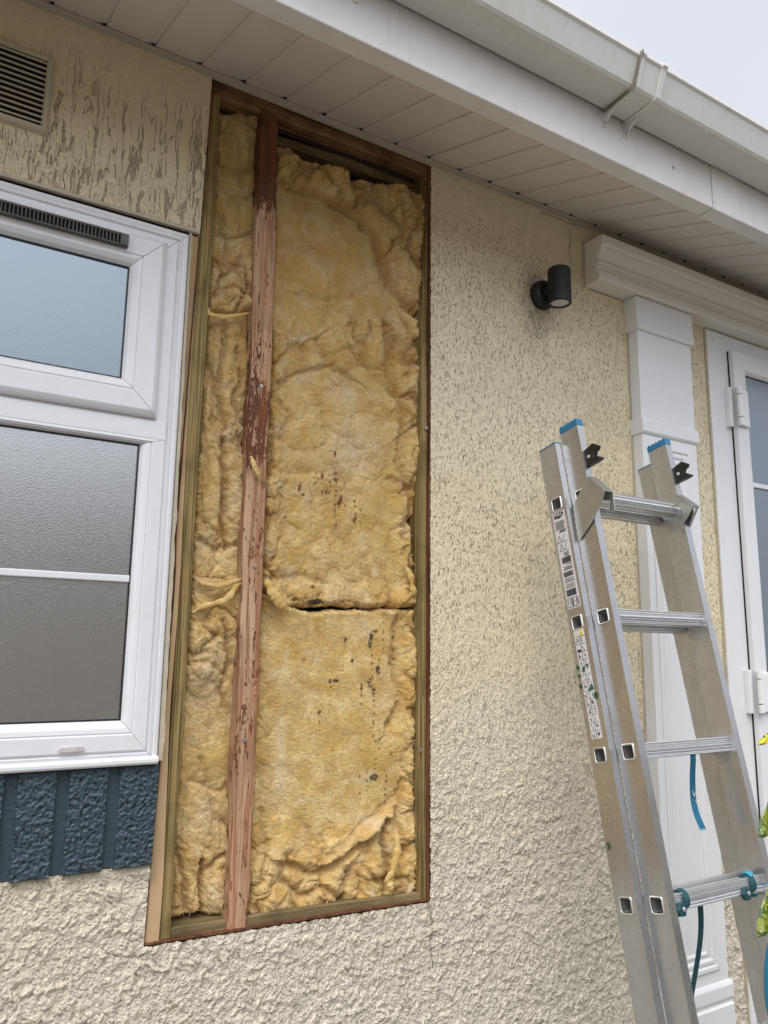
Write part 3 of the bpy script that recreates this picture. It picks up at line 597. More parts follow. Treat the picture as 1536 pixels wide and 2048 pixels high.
# ================================================================ glass wool
def pinterp(pts,v):
    p=np.array(pts,float); return np.interp(v,p[:,0],p[:,1])
def segdist(U,V,pts):
    best=np.full(U.shape,1e9); side=np.zeros(U.shape)
    for (ax,ay),(bx,by) in zip(pts[:-1],pts[1:]):
        dx,dy=bx-ax,by-ay; L2=dx*dx+dy*dy; t=np.clip(((U-ax)*dx+(V-ay)*dy)/L2,0,1); ex=U-ax-t*dx; ey=V-ay-t*dy; dd=np.hypot(ex,ey)
        m_=dd<best; best=np.where(m_,dd,best); side=np.where(m_,np.sign(dx*ey-dy*ex),side)
    return best,side
def wool(label,left,right,top,bot,Yb,crumple,creases=(),bumps=(),stains=(),seed=1,res=1.7,rag=(4,4),tuft=1.0,thick=.032,drips=(),pales=(),blots=(),age=0.0):
    y0=min(v for _,v in top)-6; 
    nt_=int((max(v for _,v in bot)-min(v for _,v in top))/res); wmax=max(b_[1]-a_[1] for a_,b_ in zip(left,right)); ns=int(wmax/res)+10
    t=np.linspace(0,1,nt_)[:,None]; s=np.linspace(0,1,ns)[None,:]
    midx=lambda: None
    T=np.array(top,float); B=np.array(bot,float)
    xa=lerp(T[0,0],B[0,0],t); xb=lerp(T[-1,0],B[-1,0],t); Xg=lerp(xa,xb,s)
    for _ in range(2):
        yt=np.interp(Xg,T[:,0],T[:,1])+rag[1]*1.6*fbm(Xg/34,Xg*0+seed,seed+1,3); yb=np.interp(Xg,B[:,0],B[:,1])+rag[1]*2*fbm(Xg/36,Xg*0+seed*2,seed+2,3)
        Yg=lerp(yt,yb,t)
        L=pinterp(left,Yg)+rag[0]*2*fbm(Yg/34,Yg*0+seed*3,seed+3,3); R_=pinterp(right,Yg)+rag[0]*2*fbm(Yg/30,Yg*0+seed*4,seed+4,4)
        Xg=lerp(L,R_,s)
    U,V=Xg,Yg
    # metric-ish coordinates for noise (1 unit = 100 px ~ 10 cm)
    a=U/100;b_=V/100
    wa=a+.22*fbm(a*2.2,b_*2.2,seed+10,3);wb=b_+.22*fbm(a*2.2+7,b_*2.2,seed+11,3)
    cr=crumple(U,V) if callable(crumple) else crumple
    b1=1-np.abs(pn(wa*1.7,wb*.95,seed+12))*1.9; b1=1-np.clip(b1,0,1)   # valleys where noise crosses zero
    b2=np.clip(np.abs(pn(wa*3.6+3,wb*2.6,seed+13))*2,0,1)
    b3=np.clip(np.abs(pn(wa*7+3,wb*6,seed+14))*2,0,1)
    h=.021*(b1**.38)*cr+.008*(b2**.42)*cr+.0030*(b3**.7)*(.05+.85*cr)+.005*fbm(wa*1.3,wb*1.1,seed+15,2)+.0020*fbm(wa*9,wb*9,seed+16,3)*(.25+.7*cr)+.0010*fbm(a*24,b_*24,seed+17,2)
    brown=age+.50*ss(.10,.55,fbm(wa*2,wb*2,seed+20,4))*.7+1.0*cr*ss(.45,.0,b1)+.5*cr*ss(.28,0.,b2)  # random stain, plus shade of the fold valleys painted in brown
    pale=ss(.12,.5,fbm(wa*2.4+9,wb*2.4,seed+21,4))*.75
    for pts,dep,wd,st_ in creases:    # valley depth (m), width px, step on the left side of travel (m)
        dd,sd_=segdist(U+5*fbm(a*6,b_*6,seed+30,2),V+5*fbm(a*6+4,b_*6,seed+31,2),pts)
        h=h-1.35*dep*np.exp(-(dd/wd)**2)
        if st_: h=h+np.where(sd_>0,1,-1)*st_*np.exp(-(dd/ (wd*5))**2)*(1-np.exp(-(dd/(wd*.6))**2))
        brown=np.maximum(brown,.75*np.exp(-(dd/(wd*1.1))**2)*min(1,dep/.008))  # shade inside the traced creases, painted as brown
    for (cx,cy,rx,ry,an,hh_) in bumps:
        ca,sa=math.cos(math.radians(an)),math.sin(math.radians(an)); ex=(U-cx)*ca+(V-cy)*sa; ey=-(U-cx)*sa+(V-cy)*ca
        rr_=np.sqrt((ex/rx)**2+(ey/ry)**2)+.12*fbm(a*5,b_*5,seed+33,2); h=h+hh_*np.sqrt(np.clip(1-rr_**2,0,1))
    drip=np.zeros_like(U);black=np.zeros_like(U)
    for (cx,cy,rx,ry,am) in stains:
        e=np.exp(-(((U-cx)/rx)**2+((V-cy)/ry)**2)); brown=np.maximum(brown,am*e*(.55+.6*fbm(a*9,b_*5,seed+40,3)))
    for (cx,ya,yb_,k,bl) in drips:
        xx=cx+2.2*fbm(b_*3,b_*0+cx,seed+41,2)+0*U
        m_=ss(3.2,1.0,np.abs(U-xx)+1.3*np.abs(pn(V/7.0,U/3+cx,78)))*ss(ya-2,ya+2,V)*ss(yb_+2,yb_-2,V)*ss(-.02+.25*(1-k),.10+.25*(1-k),pn(V/9.0,V*0+cx,77))
        if bl: black=np.maximum(black,m_*.9)
        else: drip=np.maximum(drip,m_*.85)
    for (cx,cy,rx,ry,bl) in blots:
        e=ss(1.15,.75,np.sqrt(((U-cx+(V-cy)*.15)/rx)**2+((V-cy)/ry)**2)+.45*pn(U/3+cx,V/4,79))
        if bl: black=np.maximum(black,e*.9)
        else: drip=np.maximum(drip,e*.9)
    for (cx,cy,rx,ry) in pales:
        e=np.exp(-(((U-cx)/rx)**2+((V-cy)/ry)**2)); pale=np.maximum(pale,e*(.8+.5*fbm(a*6,b_*6,seed+42,3)))
    # roll the rim back into the cavity
    eg=np.minimum(np.minimum(s,1-s)*(ns*res),np.minimum(t,1-t)*(nt_*res))+2.5*fbm(a*12,b_*12,seed+50,2)
    roll=np.clip(eg/13,0,1); h=h-thick*(1-np.sqrt(np.clip(1-(1-roll)**2,0,1)))
    # perspective-correct placing on the plane, pushed out along the wall normal
    d=np.stack([(U-768)/F,-(V-1024)/F,np.ones_like(U)],-1)@M; P=d*(Yb/d[...,1:2])
    P=P.copy(); P[...,1]-=h
    g_=1.0
    # wisps and loose fibres: thin slivers rooted on the rim and the folds
    ev=[];ef=[]; r=random.Random(seed*91)
    def sliver(p,dirv,ln,wd,curl):
        k=len(ev); side=np.cross(dirv,[0,-1,.2]); side/=np.linalg.norm(side)+1e-9; p=np.array(p,float); dv=np.array(dirv,float); n3=4
        for i in range(n3+1):
            f=i/n3; w_=wd*(1-f*.85); ev.append(p-side*w_/2); ev.append(p+side*w_/2)
            dv=dv+np.array(curl)*.35; dv/=np.linalg.norm(dv); p=p+dv*ln/n3
        for i in range(n3): ef.append((k+2*i,k+2*i+1,k+2*i+3,k+2*i+2))
    cnt=int(tuft*430)
    for i in range(cnt):
        e=r.random(); 
        if e<.36: ii,jj=r.randrange(nt_),ns-1-r.randrange(3,9)
        elif e<.52: ii,jj=r.randrange(nt_),r.randrange(3,9)
        elif e<.56: ii,jj=nt_-1-r.randrange(4,9),r.randrange(ns)
        elif e<.70: ii,jj=r.randrange(2,8),r.randrange(ns)
        else: ii,jj=r.randrange(nt_),r.randrange(ns)
        ed=np.array([ (jj/ns-.5)*2,-.5,-(ii/nt_-.5)*2 ]) if e<.70 else np.array([r.uniform(-1,1),-.45,r.uniform(-1,.6)])
        ed=ed+np.array([r.uniform(-.8,.8),r.uniform(-.6,.2),r.uniform(-.8,.6)]); ed/=np.linalg.norm(ed)
        ln=r.uniform(.004,.012) if e<.70 else r.uniform(.004,.012); wd=r.choice((.0006,.0008,.001,.0016)) if r.random()<.93 else r.uniform(.003,.006)
        sliver(P[ii,jj]+np.array([0,.001,0]),ed,ln*(.8 if wd>.002 else 1),wd,(r.uniform(-.8,.8),r.uniform(-.3,.5),r.uniform(-1,.5)))
    for i in range(int(tuft*2600)):      # matted fibres lying on the face
        ii,jj=r.randrange(8,nt_-8),r.randrange(8,ns-9); k=len(ev); dj=r.uniform(-1,1); di=r.uniform(-1,1); n3=4; wd=r.choice((.0004,.0006,.0009)); bend=r.uniform(-.5,.5); a_i,a_j=float(ii),float(jj); st_=r.uniform(1.0,2.6)
        for q_ in range(n3+1):
            I=int(min(max(a_i,2),nt_-3)); J=int(min(max(a_j,2),ns-3)); p=P[I,J]+np.array([0,-.0010-.0008*math.sin(math.pi*q_/n3),0]); sx_=np.array([-di,0,-dj])*wd/2
            ev.append(p-sx_); ev.append(p+sx_); a_i+=di*st_; a_j+=dj*st_; di,dj=di+bend*dj*.4,dj-bend*di*.4
        for q_ in range(n3): ef.append((k+2*q_,k+2*q_+1,k+2*q_+3,k+2*q_+2))
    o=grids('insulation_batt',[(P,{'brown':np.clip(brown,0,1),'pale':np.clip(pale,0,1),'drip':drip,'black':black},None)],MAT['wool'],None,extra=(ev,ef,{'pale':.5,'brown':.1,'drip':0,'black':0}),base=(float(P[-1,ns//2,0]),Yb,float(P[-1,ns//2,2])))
    tag(o,label,'insulation','yellow glass wool batts packed between the studs'); return o
LW=[(300,548),(500,543),(690,537),(900,530),(1150,520),(1350,508),(1500,500),(1700,492),(1840,488)]   # hidden behind the middle stud
# wide bay, upper
def cU(U,V):
    e=segdist(U,V,[(555,365),(640,392),(700,425),(745,470),(762,530),(785,590),(840,650)]); return np.clip(.12+.95*ss(-14,25,-e[0]*e[1]),.1,1)+.25*ss(610,680,V)
wool('deep amber glass wool batt with a smooth sheet, topmost in the wide right-hand bay',LW,
     [(300,842),(395,842),(480,851),(560,838),(600,834),(650,832),(700,830)],[(548,296),(575,300),(600,322),(650,332),(700,360),(760,372),(800,372),(842,398)],[(535,690),(560,693),(600,692),(650,670),(700,652),(760,642),(800,652),(836,668)],1.542,cU,
     creases=[([(555,366),(640,392),(700,425),(745,470),(762,530),(785,590),(836,640)],.012,6,-.005),([(585,500),(625,512),(655,540),(660,570),(655,600)],.004,5,.003),([(560,480),(600,500),(640,498),(670,520)],.004,6,.003),
              ([(600,590),(640,600),(700,595),(740,570)],.004,7,-.002),([(660,610),(700,640)],.004,5,0),([(575,360),(590,330),(640,345),(655,372)],.009,6,0),([(700,370),(710,420),(725,450)],.008,6,0),([(790,385),(800,440),(795,500)],.008,6,0),([(770,480),(800,500),(830,540)],.007,6,0),([(560,560),(610,570)],.003,6,0)],
     bumps=[(600,650,45,26,-12,.006),(700,620,40,20,-25,.005),(680,345,22,30,20,.010),(820,440,26,38,10,.009),(800,560,18,36,-20,.008)],stains=[(600,350,45,18,.8),(820,400,40,30,.7),(700,650,80,14,.7),(640,560,40,20,.35)],seed=3,tuft=1.3,age=.22)
def cM(U,V): return np.clip(.28+.75*ss(770,815,U+.0*V)+.45*ss(760,640,V)+.4*ss(1160,1215,V)+.45*ss(575,540,U),.2,1.05)
wool('creased glass wool batt with rust specks, middle of the wide right-hand bay',LW,
     [(630,832),(700,834),(780,842),(900,836),(1000,832),(1060,816),(1120,822),(1190,834),(1225,812)],[(540,664),(600,655),(700,630),(800,628),(838,640)],[(520,1180),(560,1213),(600,1216),(650,1213),(720,1215),(780,1217),(815,1214)],1.552,cM,
     creases=[([(765,640),(775,760),(800,830),(790,930),(815,1000),(800,1080)],.009,7,.003),([(700,700),(740,750),(780,790),(810,800)],.007,7,.003),([(548,770),(600,745),(660,735),(700,760)],.006,7,-.003),([(545,800),(580,830),(560,880)],.006,8,0),
              ([(640,860),(700,880),(740,930)],.003,8,0),([(580,950),(640,945),(690,965)],.003,6,.002),([(790,640),(830,700),(800,760)],.008,6,0),([(540,1160),(600,1150),(650,1170)],.005,8,0),([(690,690),(720,735),(760,740)],.006,5,.003),([(600,700),(650,720),(690,700)],.004,6,0),([(775,960),(820,980)],.006,6,0),([(780,1060),(830,1040)],.006,6,0)],
     bumps=[(650,890,110,120,0,.006),(815,780,22,70,5,.009),(825,680,14,40,0,.007),(820,930,15,50,0,.007),(700,1080,100,60,0,.004)],stains=[(640,975,55,26,.75),(580,970,30,20,.4),(650,1195,70,16,.8),(610,1205,30,8,1.0),(570,800,25,20,.5)],
     drips=[(668,945,1060,1,0),(706,985,1050,.9,0),(640,955,1010,.5,0),(687,960,1030,.3,0),(655,950,990,.6,0),(628,940,970,.5,0),(600,930,960,.3,0),(716,1000,1070,.3,0)],blots=[(677,1003,4,13,0),(596,976,3,10,0),(602,990,4,4,0),(641,953,4,5,0),(622,1174,5,5,0),(706,1040,3,7,0),(665,910,3,7,0),(668,960,8,4,1),(625,1204,20,6,1),(585,1199,6,4,1),(568,1035,3,3,0),(650,985,6,4,0)],pales=[(690,790,25,35),(600,760,22,14),(700,900,60,50)],seed=5,tuft=1.3,age=.08)
def cL(U,V): return np.clip(.06+.55*ss(1640,1740,V+.15*(U-600))+.75*ss(785,815,U)+.25*ss(545,520,U)+.25*ss(1240,1215,V),.05,1.0)
wool('flat glass wool batt with black drip marks, lowest in the wide right-hand bay',[(a_,x_) for a_,x_ in LW],
     [(1200,820),(1300,832),(1400,838),(1450,832),(1500,824),(1600,827),(1760,830),(1790,824)],[(515,1178),(545,1192),(600,1222),(700,1218),(780,1216),(822,1220)],[(488,1842),(530,1838),(560,1822),(620,1822),(670,1826),(700,1812),(740,1805),(780,1806),(826,1786)],1.547,cL,
     creases=[([(570,1725),(620,1745),(660,1730),(700,1700),(740,1680),(770,1645)],.010,9,-.004),([(640,1720),(700,1675),(740,1640),(785,1600)],.006,8,.004),([(770,1640),(762,1690),(775,1730),(765,1780)],.012,6,0),([(600,1640),(640,1700),(690,1740)],.004,8,0),([(790,1240),(785,1330),(800,1400),(775,1450)],.008,7,.003),
              ([(560,1760),(600,1790),(640,1770),(680,1800)],.010,7,0),([(520,1620),(530,1700),(515,1760)],.006,7,0),([(690,1745),(680,1800)],.010,5,0),([(800,1560),(790,1640),(805,1700)],.009,6,0),([(720,1730),(750,1760),(800,1750)],.008,6,0)],
     bumps=[(745,1655,45,18,-32,.014),(660,1700,50,20,-30,.008),(560,1680,34,50,0,.006),(810,1380,18,60,0,.008),(800,1480,20,40,10,.006),(730,1740,26,16,10,.010),(655,1780,28,22,10,.010),(790,1750,14,32,-10,.012),(530,1800,20,30,0,.008)],
     stains=[(590,1380,60,22,.55),(575,1410,40,7,.8),(770,1360,30,60,.45),(790,1520,22,60,.7),(680,1520,60,50,.12),(540,1800,30,30,.5),(600,1560,20,40,.15)],
     drips=[(741,1262,1300,1,1),(743,1300,1390,.9,0),(738,1355,1385,1,1),(746,1385,1480,.9,0),(750,1480,1560,.5,0),(691,1272,1288,1,1),(704,1315,1326,1,1),(671,1355,1366,1,1),(661,1356,1378,.6,1),(757,1310,1350,.7,0),(753,1330,1350,1,1),(765,1240,1300,.7,0),(722,1370,1410,.6,0),(724,1425,1440,1,0),(638,1420,1470,.5,0),(660,1380,1410,.4,0),(720,1540,1590,.8,0),(735,1540,1590,.7,0),(772,1530,1610,.8,0),(780,1490,1540,.6,0),(757,1440,1500,.6,0),(790,1250,1320,.6,0)],
     blots=[(691,1280,3,6,1),(704,1321,3.5,4,1),(671,1361,7,4,1),(660,1363,3,5,1),(741,1280,4,17,1),(737,1362,5,6,1),(746,1382,4,8,1),(753,1337,4,7,1),(750,1263,4,4,0),(722,1375,3,10,0),(638,1425,3,5,1),(606,1320,4,4,0),(748,1555,9,8,1),(757,1685,5,4,1)],pales=[(562,1500,12,90),(735,1640,30,12),(560,1560,20,60),(545,1830,18,20)],seed=8,tuft=1.6)
LN=[(180,436),(465,420),(640,409),(850,396),(1141,379),(1400,360),(1540,352),(1748,342),(1890,331)]
RN=[(200,530),(300,527),(740,512),(1150,495),(1342,487),(1500,482),(1700,474),(1890,466)]
wool('puffy glass wool batt with a flat cut top, topmost in the narrow left-hand bay',LN,RN,[(438,224),(470,222),(505,226),(530,232)],[(408,628),(440,634),(480,630),(515,622)],1.548,lambda U,V:.38+.5*ss(480,560,V),
     creases=[([(432,470),(470,480),(505,470)],.007,6,0),([(440,330),(470,350),(500,340)],.006,8,0),([(460,395),(490,400),(515,385)],.005,5,0),([(425,600),(460,580),(500,600)],.008,6,.002),([(440,560),(465,540),(480,570),(510,590)],.008,5,0),([(490,225),(495,250),(512,262)],.007,5,0)],
     bumps=[(470,440,30,26,0,.007),(470,300,28,60,0,.006),(450,585,26,22,0,.010),(480,605,24,14,20,.008),(480,500,28,22,0,.007)],stains=[(490,575,28,16,.75),(470,560,50,12,.4)],pales=[(445,480,14,24)],seed=12,age=.15,tuft=.8,rag=(3,3))
wool('tightly folded glass wool batt, middle of the narrow left-hand bay',LN,RN,[(406,618),(440,622),(480,618),(514,612)],[(376,1166),(420,1163),(460,1160),(500,1161)],1.553,lambda U,V:.42+0*U,
     creases=[([(440,640),(445,700),(430,780),(445,860)],.010,6,0),([(470,700),(480,760),(462,800),(480,850)],.009,6,.003),([(442,880),(446,960),(440,1040),(450,1100)],.012,6,0),([(400,700),(425,760),(420,850)],.008,6,0),([(470,870),(490,900)],.008,6,0),([(395,1080),(430,1100),(470,1090)],.007,6,0)],
     bumps=[(420,990,20,90,0,.011),(468,980,18,90,0,.011),(460,850,26,36,10,.008),(480,740,14,60,5,.010),(450,660,30,20,0,.008),(415,830,14,70,0,.007)],pales=[(460,870,30,22),(470,1000,18,50),(405,1080,14,24)],seed=15,tuft=1.0,rag=(3,3))
wool('pale stained glass wool batt reaching the bottom rail, lowest in the narrow left-hand bay',LN,RN,[(376,1150),(420,1152),(460,1148),(498,1150)],[(331,1842),(370,1834),(400,1824),(420,1834),(445,1832),(450,1826),(468,1690)],1.550,lambda U,V:np.clip(.7-.5*ss(1280,1400,V)+.15*ss(1640,1720,V),.15,.9),
     creases=[([(440,1240),(455,1320),(440,1380),(455,1420)],.010,7,0),([(372,1330),(410,1325),(440,1345)],.005,6,.003),([(400,1520),(430,1640),(462,1650)],.006,8,0),([(350,1700),(365,1760),(372,1835)],.010,6,0),([(402,1720),(398,1780),(402,1835)],.012,5,0),([(405,1740),(430,1715),(466,1700)],.010,5,0),([(380,1560),(440,1580),(470,1560)],.004,8,0)],
     bumps=[(400,1300,30,60,0,.010),(400,1360,32,36,0,.007),(400,1660,40,90,0,.009),(425,1780,22,44,0,.012),(385,1800,14,34,0,.009),(440,1250,30,24,0,.008)],stains=[(400,1230,50,24,.6),(385,1340,24,10,.5),(420,1560,40,60,.25)],pales=[(405,1370,36,90),(410,1620,30,50),(425,1780,18,30)],seed=19,tuft=1.2,rag=(3,2))
# loose torn strips hanging over the joint of the narrow bay
def scrap(label,pts,wpx,Y,seed,mb=None):
    P3=[un(u,v,Y-.006*math.sin(math.pi*i/(len(pts)-1))) for i,(u,v) in enumerate(pts)]
    U_=np.linspace(0,len(P3)-1,26); path=[np.array([np.interp(u,range(len(P3)),[q_[k] for q_ in P3]) for k in range(3)]) for u in U_]; n=12; rings=[]
    for i,p in enumerate(path):
        t=path[min(i+1,25)]-path[max(i-1,0)]; t/=np.linalg.norm(t); a=np.cross(t,[0,1,0]); a/=np.linalg.norm(a); f=i/25
        w_=wpx*.00098/2*(math.sin(math.pi*min(max(f,.06),.97))**.45)*(1+.5*float(pn(f*7,seed,91)))
        rings.append([p+a*w_*math.cos(q_)*(1+.25*float(pn(q_*2+f*9,seed,92)))+np.array([0,-1,0])*w_*.6*math.sin(q_) for q_ in [2*math.pi*k/n for k in range(n)]])
    o=MB().loft(rings).build('insulation_scrap',MAT['wool'],None,smooth=True,base=tuple(P3[len(P3)//2])); tag(o,label,'insulation scrap','torn scraps of glass wool'); return o
scrap('bent strip of yellow wool hanging below the joint of the narrow bay',[(384,1226),(400,1215),(425,1208),(448,1202),(462,1190),(472,1172),(484,1166)],13,1.522,3)
scrap('thin yellow wool shred lying along the lower joint of the narrow bay',[(392,1160),(410,1168),(440,1172),(470,1162),(488,1158)],12,1.524,4)
scrap('yellow wool flap curling under the upper joint of the narrow bay',[(412,605),(418,628),(440,634),(468,632),(498,626)],11,1.520,5)
scrap('small wool tuft caught on the middle stud',[(502,912),(508,930),(514,945),(519,958)],12,1.500,6)
scrap('frayed wool tuft poking over the bottom rail',[(775,1755),(783,1775),(782,1790)],14,1.512,7)
scrap('upright wool point standing at the lower right corner of the wide bay',[(770,1765),(785,1745),(797,1700),(799,1694)],18,1.512,8)
scrap('wool wad bulging out beside the middle stud at the wide bay joint',[(532,1160),(545,1185),(560,1205),(576,1222)],26,1.520,9)
scrap('thick wool ball at the right edge of the wide bay',[(808,1130),(822,1150),(826,1185),(806,1205)],15,1.520,10)
# ================================================================ wall light
lc=un(1119,577,1.428); R=.031
lamp=thing('wall_light','small dark grey cylinder downlight on a round back plate','wall light',(lc[0],D,lc[2]))
zt=un(1120,540,1.428)[2]; zb_=un(1118,607,1.428)[2]
MB().lathe((lc[0],lc[1],zb_),(0,0,1),[(.004,R*.78),(0,R*.80),(0,R*.97),(.001,R),(.028,R),(.0283,R*.975),(.0298,R*.975),(.0301,R),(zt-zb_-.002,R),(zt-zb_,R*.95),(zt-zb_,.001)],48).build('lamp_body',MAT['lamp'],lamp,smooth=False)
MB().lathe((lc[0],lc[1],zb_+.003),(0,0,1),[(0,.0005),(0,R*.80),(.003,R*.80)],40).build('lens',MAT['lens'],lamp)
MB().lathe((lc[0]+.0,D-.001,lc[2]+.006),(0,-1,0),[(-.004,.041),(.012,.041),(.022,.037),(.027,.030),(.029,.001)],40).build('back_plate',MAT['lamp'],lamp,smooth=False)
MB().lathe((lc[0],D-.02,lc[2]+.006),(0,-1,0),[(0,.019),(D-.02-lc[1]-R*.6,.019)],24).build('arm',MAT['lamp'],lamp)
# ================================================================ door surround: cornice, pilaster, frame, leaf
cx0=1.588
prof=[(0,1.186),(.074,1.182),(.074,1.158),(.071,1.154),(.066,1.153),(.066,1.146),(.062,1.136),(.054,1.127),(.050,1.121),(.050,1.114),(.055,1.112),(.056,1.104),(.052,1.101),(.046,1.100),(.045,1.090),(.049,1.083),(.056,1.080),(.056,1.056),(.053,1.053),(0,1.050)]
MB().extrude([(cx0,D-p_,z) for p_,z in prof],(1.95,0,0)).build('cornice',MAT['cornice'],home,bevel=.0008)
strip((cx0-.001,1.046),(cx0-.001,1.19),.004,.005,D-.004,D+.001,31,side=1).build('sealant',MAT['silicone'],home)
px0,px1=WX(1277,700,1.462),WX(1384,740,1.462)
PY=1.462
pil=MB().box(px0,px1,PY,D+.003,-1.32,1.0).build('pilaster',MAT['gloss'],home,bevel=.003,seg=3)
capz=WZ(1277,660,PY)
MB().extrude([(px0-.007,D+.003,1.0495),(px0-.007,PY-.006,1.0495),(px0-.007,PY-.006,capz+.028),(px0-.007,PY-.0095,capz+.025),(px0-.007,PY-.0095,capz+.020),(px0-.007,PY-.006,capz+.017),(px0-.007,PY-.010,capz+.014),(px0-.007,PY-.010,capz+.004),(px0-.007,PY-.005,capz),(px0-.007,D+.003,capz)],(px1-px0+.014,0,0)).build('capital',MAT['gloss'],pil,bevel=.003,seg=3)
z1=WZ(1284,835,PY); z2=WZ(1284,866,PY)
MB().extrude([(px0-.005,D+.003,z1),(px0-.005,PY-.003,z1),(px0-.005,PY-.008,z1-.007),(px0-.005,PY-.008,z2+.007),(px0-.005,PY-.003,z2),(px0-.005,D+.003,z2)],(px1-px0+.010,0,0)).build('band_moulding',MAT['gloss'],pil,bevel=.002,seg=3)
pz1=WZ(1300,888,PY); pxa=WX(1300,890,PY); pxb=WX(1376,905,PY); pzb=WZ(1440,1962,PY)+.03
MB().ring(pxa-.006,pxb+.004,pzb,pz1+.002,[(0,PY+.001),(0,PY-.0045),(.003,PY-.0055),(.012,PY-.0055),(.014,PY-.001),(.018,PY-.001),(.021,PY-.0045),(.028,PY-.0050),(.032,PY-.003),(.034,PY-.0005),(.040,PY-.0005),(.043,PY-.0035),(.048,PY-.004),(.053,PY-.001),(.053,PY+.001)],gap=0).build('panel_moulding',MAT['gloss'],pil,bevel=.0012)
z3=WZ(1455,1968,PY); z4=WZ(1455,1995,PY)
MB().extrude([(px0-.007,D+.003,z3+.012),(px0-.007,PY-.003,z3+.012),(px0-.007,PY-.009,z3+.002),(px0-.007,PY-.009,z4+.004),(px0-.007,PY-.003,z4-.004),(px0-.007,PY-.003,z4-.010),(px0-.007,PY-.009,z4-.014),(px0-.007,PY-.010,-H),(px0-.007,D+.003,-H)],(px1-px0+.014,0,0)).build('plinth',MAT['gloss'],pil,bevel=.002,seg=3)
strip((px0-.0005,-H),(px0-.0005,1.05),.0035,.0035,D-.004,D+.001,32,n=150,side=1).build('sealant',MAT['silicone'],home)
# door frame
dY=1.490
dx0_=WX(1413,657,dY); dx1_=3.16; dz1=WZ(1413,657,dY)
door=MB().ring(dx0_,dx1_,-H-.1,dz1,[(0,D+.05),(0,dY+.002),(.003,dY),(.014,dY-.001),(.016,dY+.002),(.018,dY-.001),(.115,dY-.001),(.116,D+.05)],sides='LRT').build('door',MAT['gloss'],home,bevel=.001)
strip((dx0_,-H),(dx0_,dz1),.007,.006,D-.0065,D+.002,33,n=160,side=1).build('sealant',MAT['silicone'],door)
LY=1.466
fx=WX(1466,699,LY); fz=WZ(1466,699,LY); 
MB().ring(fx,2.98,-H+.06,fz,[(0,dY+.03),(0,LY+.003),(.003,LY),(.045,LY-.0005),(.052,LY),(.060,LY+.002),(.068,LY+.010),(.070,LY+.014),(.070,dY+.03)]).build('door_leaf',MAT['gloss'],door,bevel=.001)
MB().box(fx+.06,2.92,LY+.016,LY+.020,-H+.13,fz-.06).build('door_pane',MAT['glass_door'],door)
MB().ring(fx+.0695,2.9105,-H+.13,fz-.0695,[(0,LY+.0135),(.003,LY+.0135),(.003,LY+.016),(0,LY+.016)],gap=0).build('gasket',MAT['gasket'],door)
dbz=WZ(1530,975,LY+.014); MB().box(fx+.071,2.91,LY+.009,LY+.0158,dbz-.008,dbz+.008).build('glazing_bar',MAT['gloss'],door,bevel=.002)
MB().box(fx-.0012,fx+.004,dY-.006,dY+.02,-H+.06,fz).build('door_gap',MAT['dark'],door)
def hinge(u0,v0,u1,v1):
    hx=fx-.002; za=WZ(u0,v0,1.46); zb2=WZ(u1,v1,1.46); h=za-zb2
    hg=MB().box(hx-.026,hx-.0090,dY-.018,dY-.001,zb2-.002,za).build('hinge',MAT['white'],door,bevel=.002)
    MB().box(hx+.0125,hx+.052,LY-.011,LY-.0008,zb2,za-.006).build('hinge_flag',MAT['white'],hg,bevel=.006,seg=4)
    MB().box(hx+.0088,hx+.0122,LY-.004,dY-.0015,zb2+.006,za-.006).build('hinge_gap',MAT['dark'],hg)
    for k,(a,b3) in enumerate(((0,.2),(.215,.785),(.8,1))):
        MB().lathe((hx,1.4535,zb2+h*a),(0,0,1),[(0,.0005),(0,.0082),(.001,.0092),(h*(b3-a)-.002,.0092),(h*(b3-a)-.001,.0082),(h*(b3-a)-.001,.0005)],20).build('hinge_knuckle',MAT['white'],hg,smooth=False)
hinge(1462,770,1470,849); hinge(1500,1340,1505,1427); 
# ================================================================ LADDER
P0=np.array([1.28302068,1.24688154,0.35192189]); dn=np.array([-.01600128,-.20618414,-.97838237]); nv=np.array([0,-.97850764,.20621055])
def Lp(t,n,x): return P0+t*dn+n*nv+np.array([x,0,0])
foot=Lp(1.93,-.035,.16)
lad=thing('ladder','aluminium two-section extension ladder leaning in front of the white pilaster','ladder',(foot[0],foot[1],-H))
def lbox(m,t0,t1,n0,n1,x0,x1): 
    return m.hexa([Lp(t1,n1,x0),Lp(t1,n1,x1),Lp(t1,n0,x1),Lp(t1,n0,x0),Lp(t0,n1,x0),Lp(t0,n1,x1),Lp(t0,n0,x1),Lp(t0,n0,x0)])
TB=1.925; WR=.309; RH=.0140; SW=.0195
def stile(x,n0,top,mirror):
    m=MB(); hw=.0275; th=.0022; lv=[.28*k for k in range(7)]
    # web with real holes, then the two flanges and the closed back web
    segs=[top]; 
    for xw in ((x,x+th),(x+SW-th,x+SW)):
        t=top
        for l in lv:
            lbox(m,t,l-RH,n0-hw,n0+hw,*xw); lbox(m,l-RH,l+RH,n0-hw,n0-RH,*xw); lbox(m,l-RH,l+RH,n0+RH,n0+hw,*xw); t=l+RH
        lbox(m,t,TB,n0-hw,n0+hw,*xw)
    for a in (-1,1):
        na,nb_=(n0+hw-th+.0004,n0+hw+.0004) if a>0 else (n0-hw-.0004,n0-hw+th-.0004)
        lbox(m,top,TB,na,nb_,x-.0003,x+SW+.0003)
    o=m.build('stile',MAT['alu'],lad); 
    return o
SX={}
SX['BL']=stile(0,0,-.17,0); SX['BR']=stile(WR,0,-.17,1); AN=-.0585; XA=-.0200; SX['AL']=stile(XA,AN,-.145,0); SX['AR']=stile(WR-XA,AN,-.145,1)
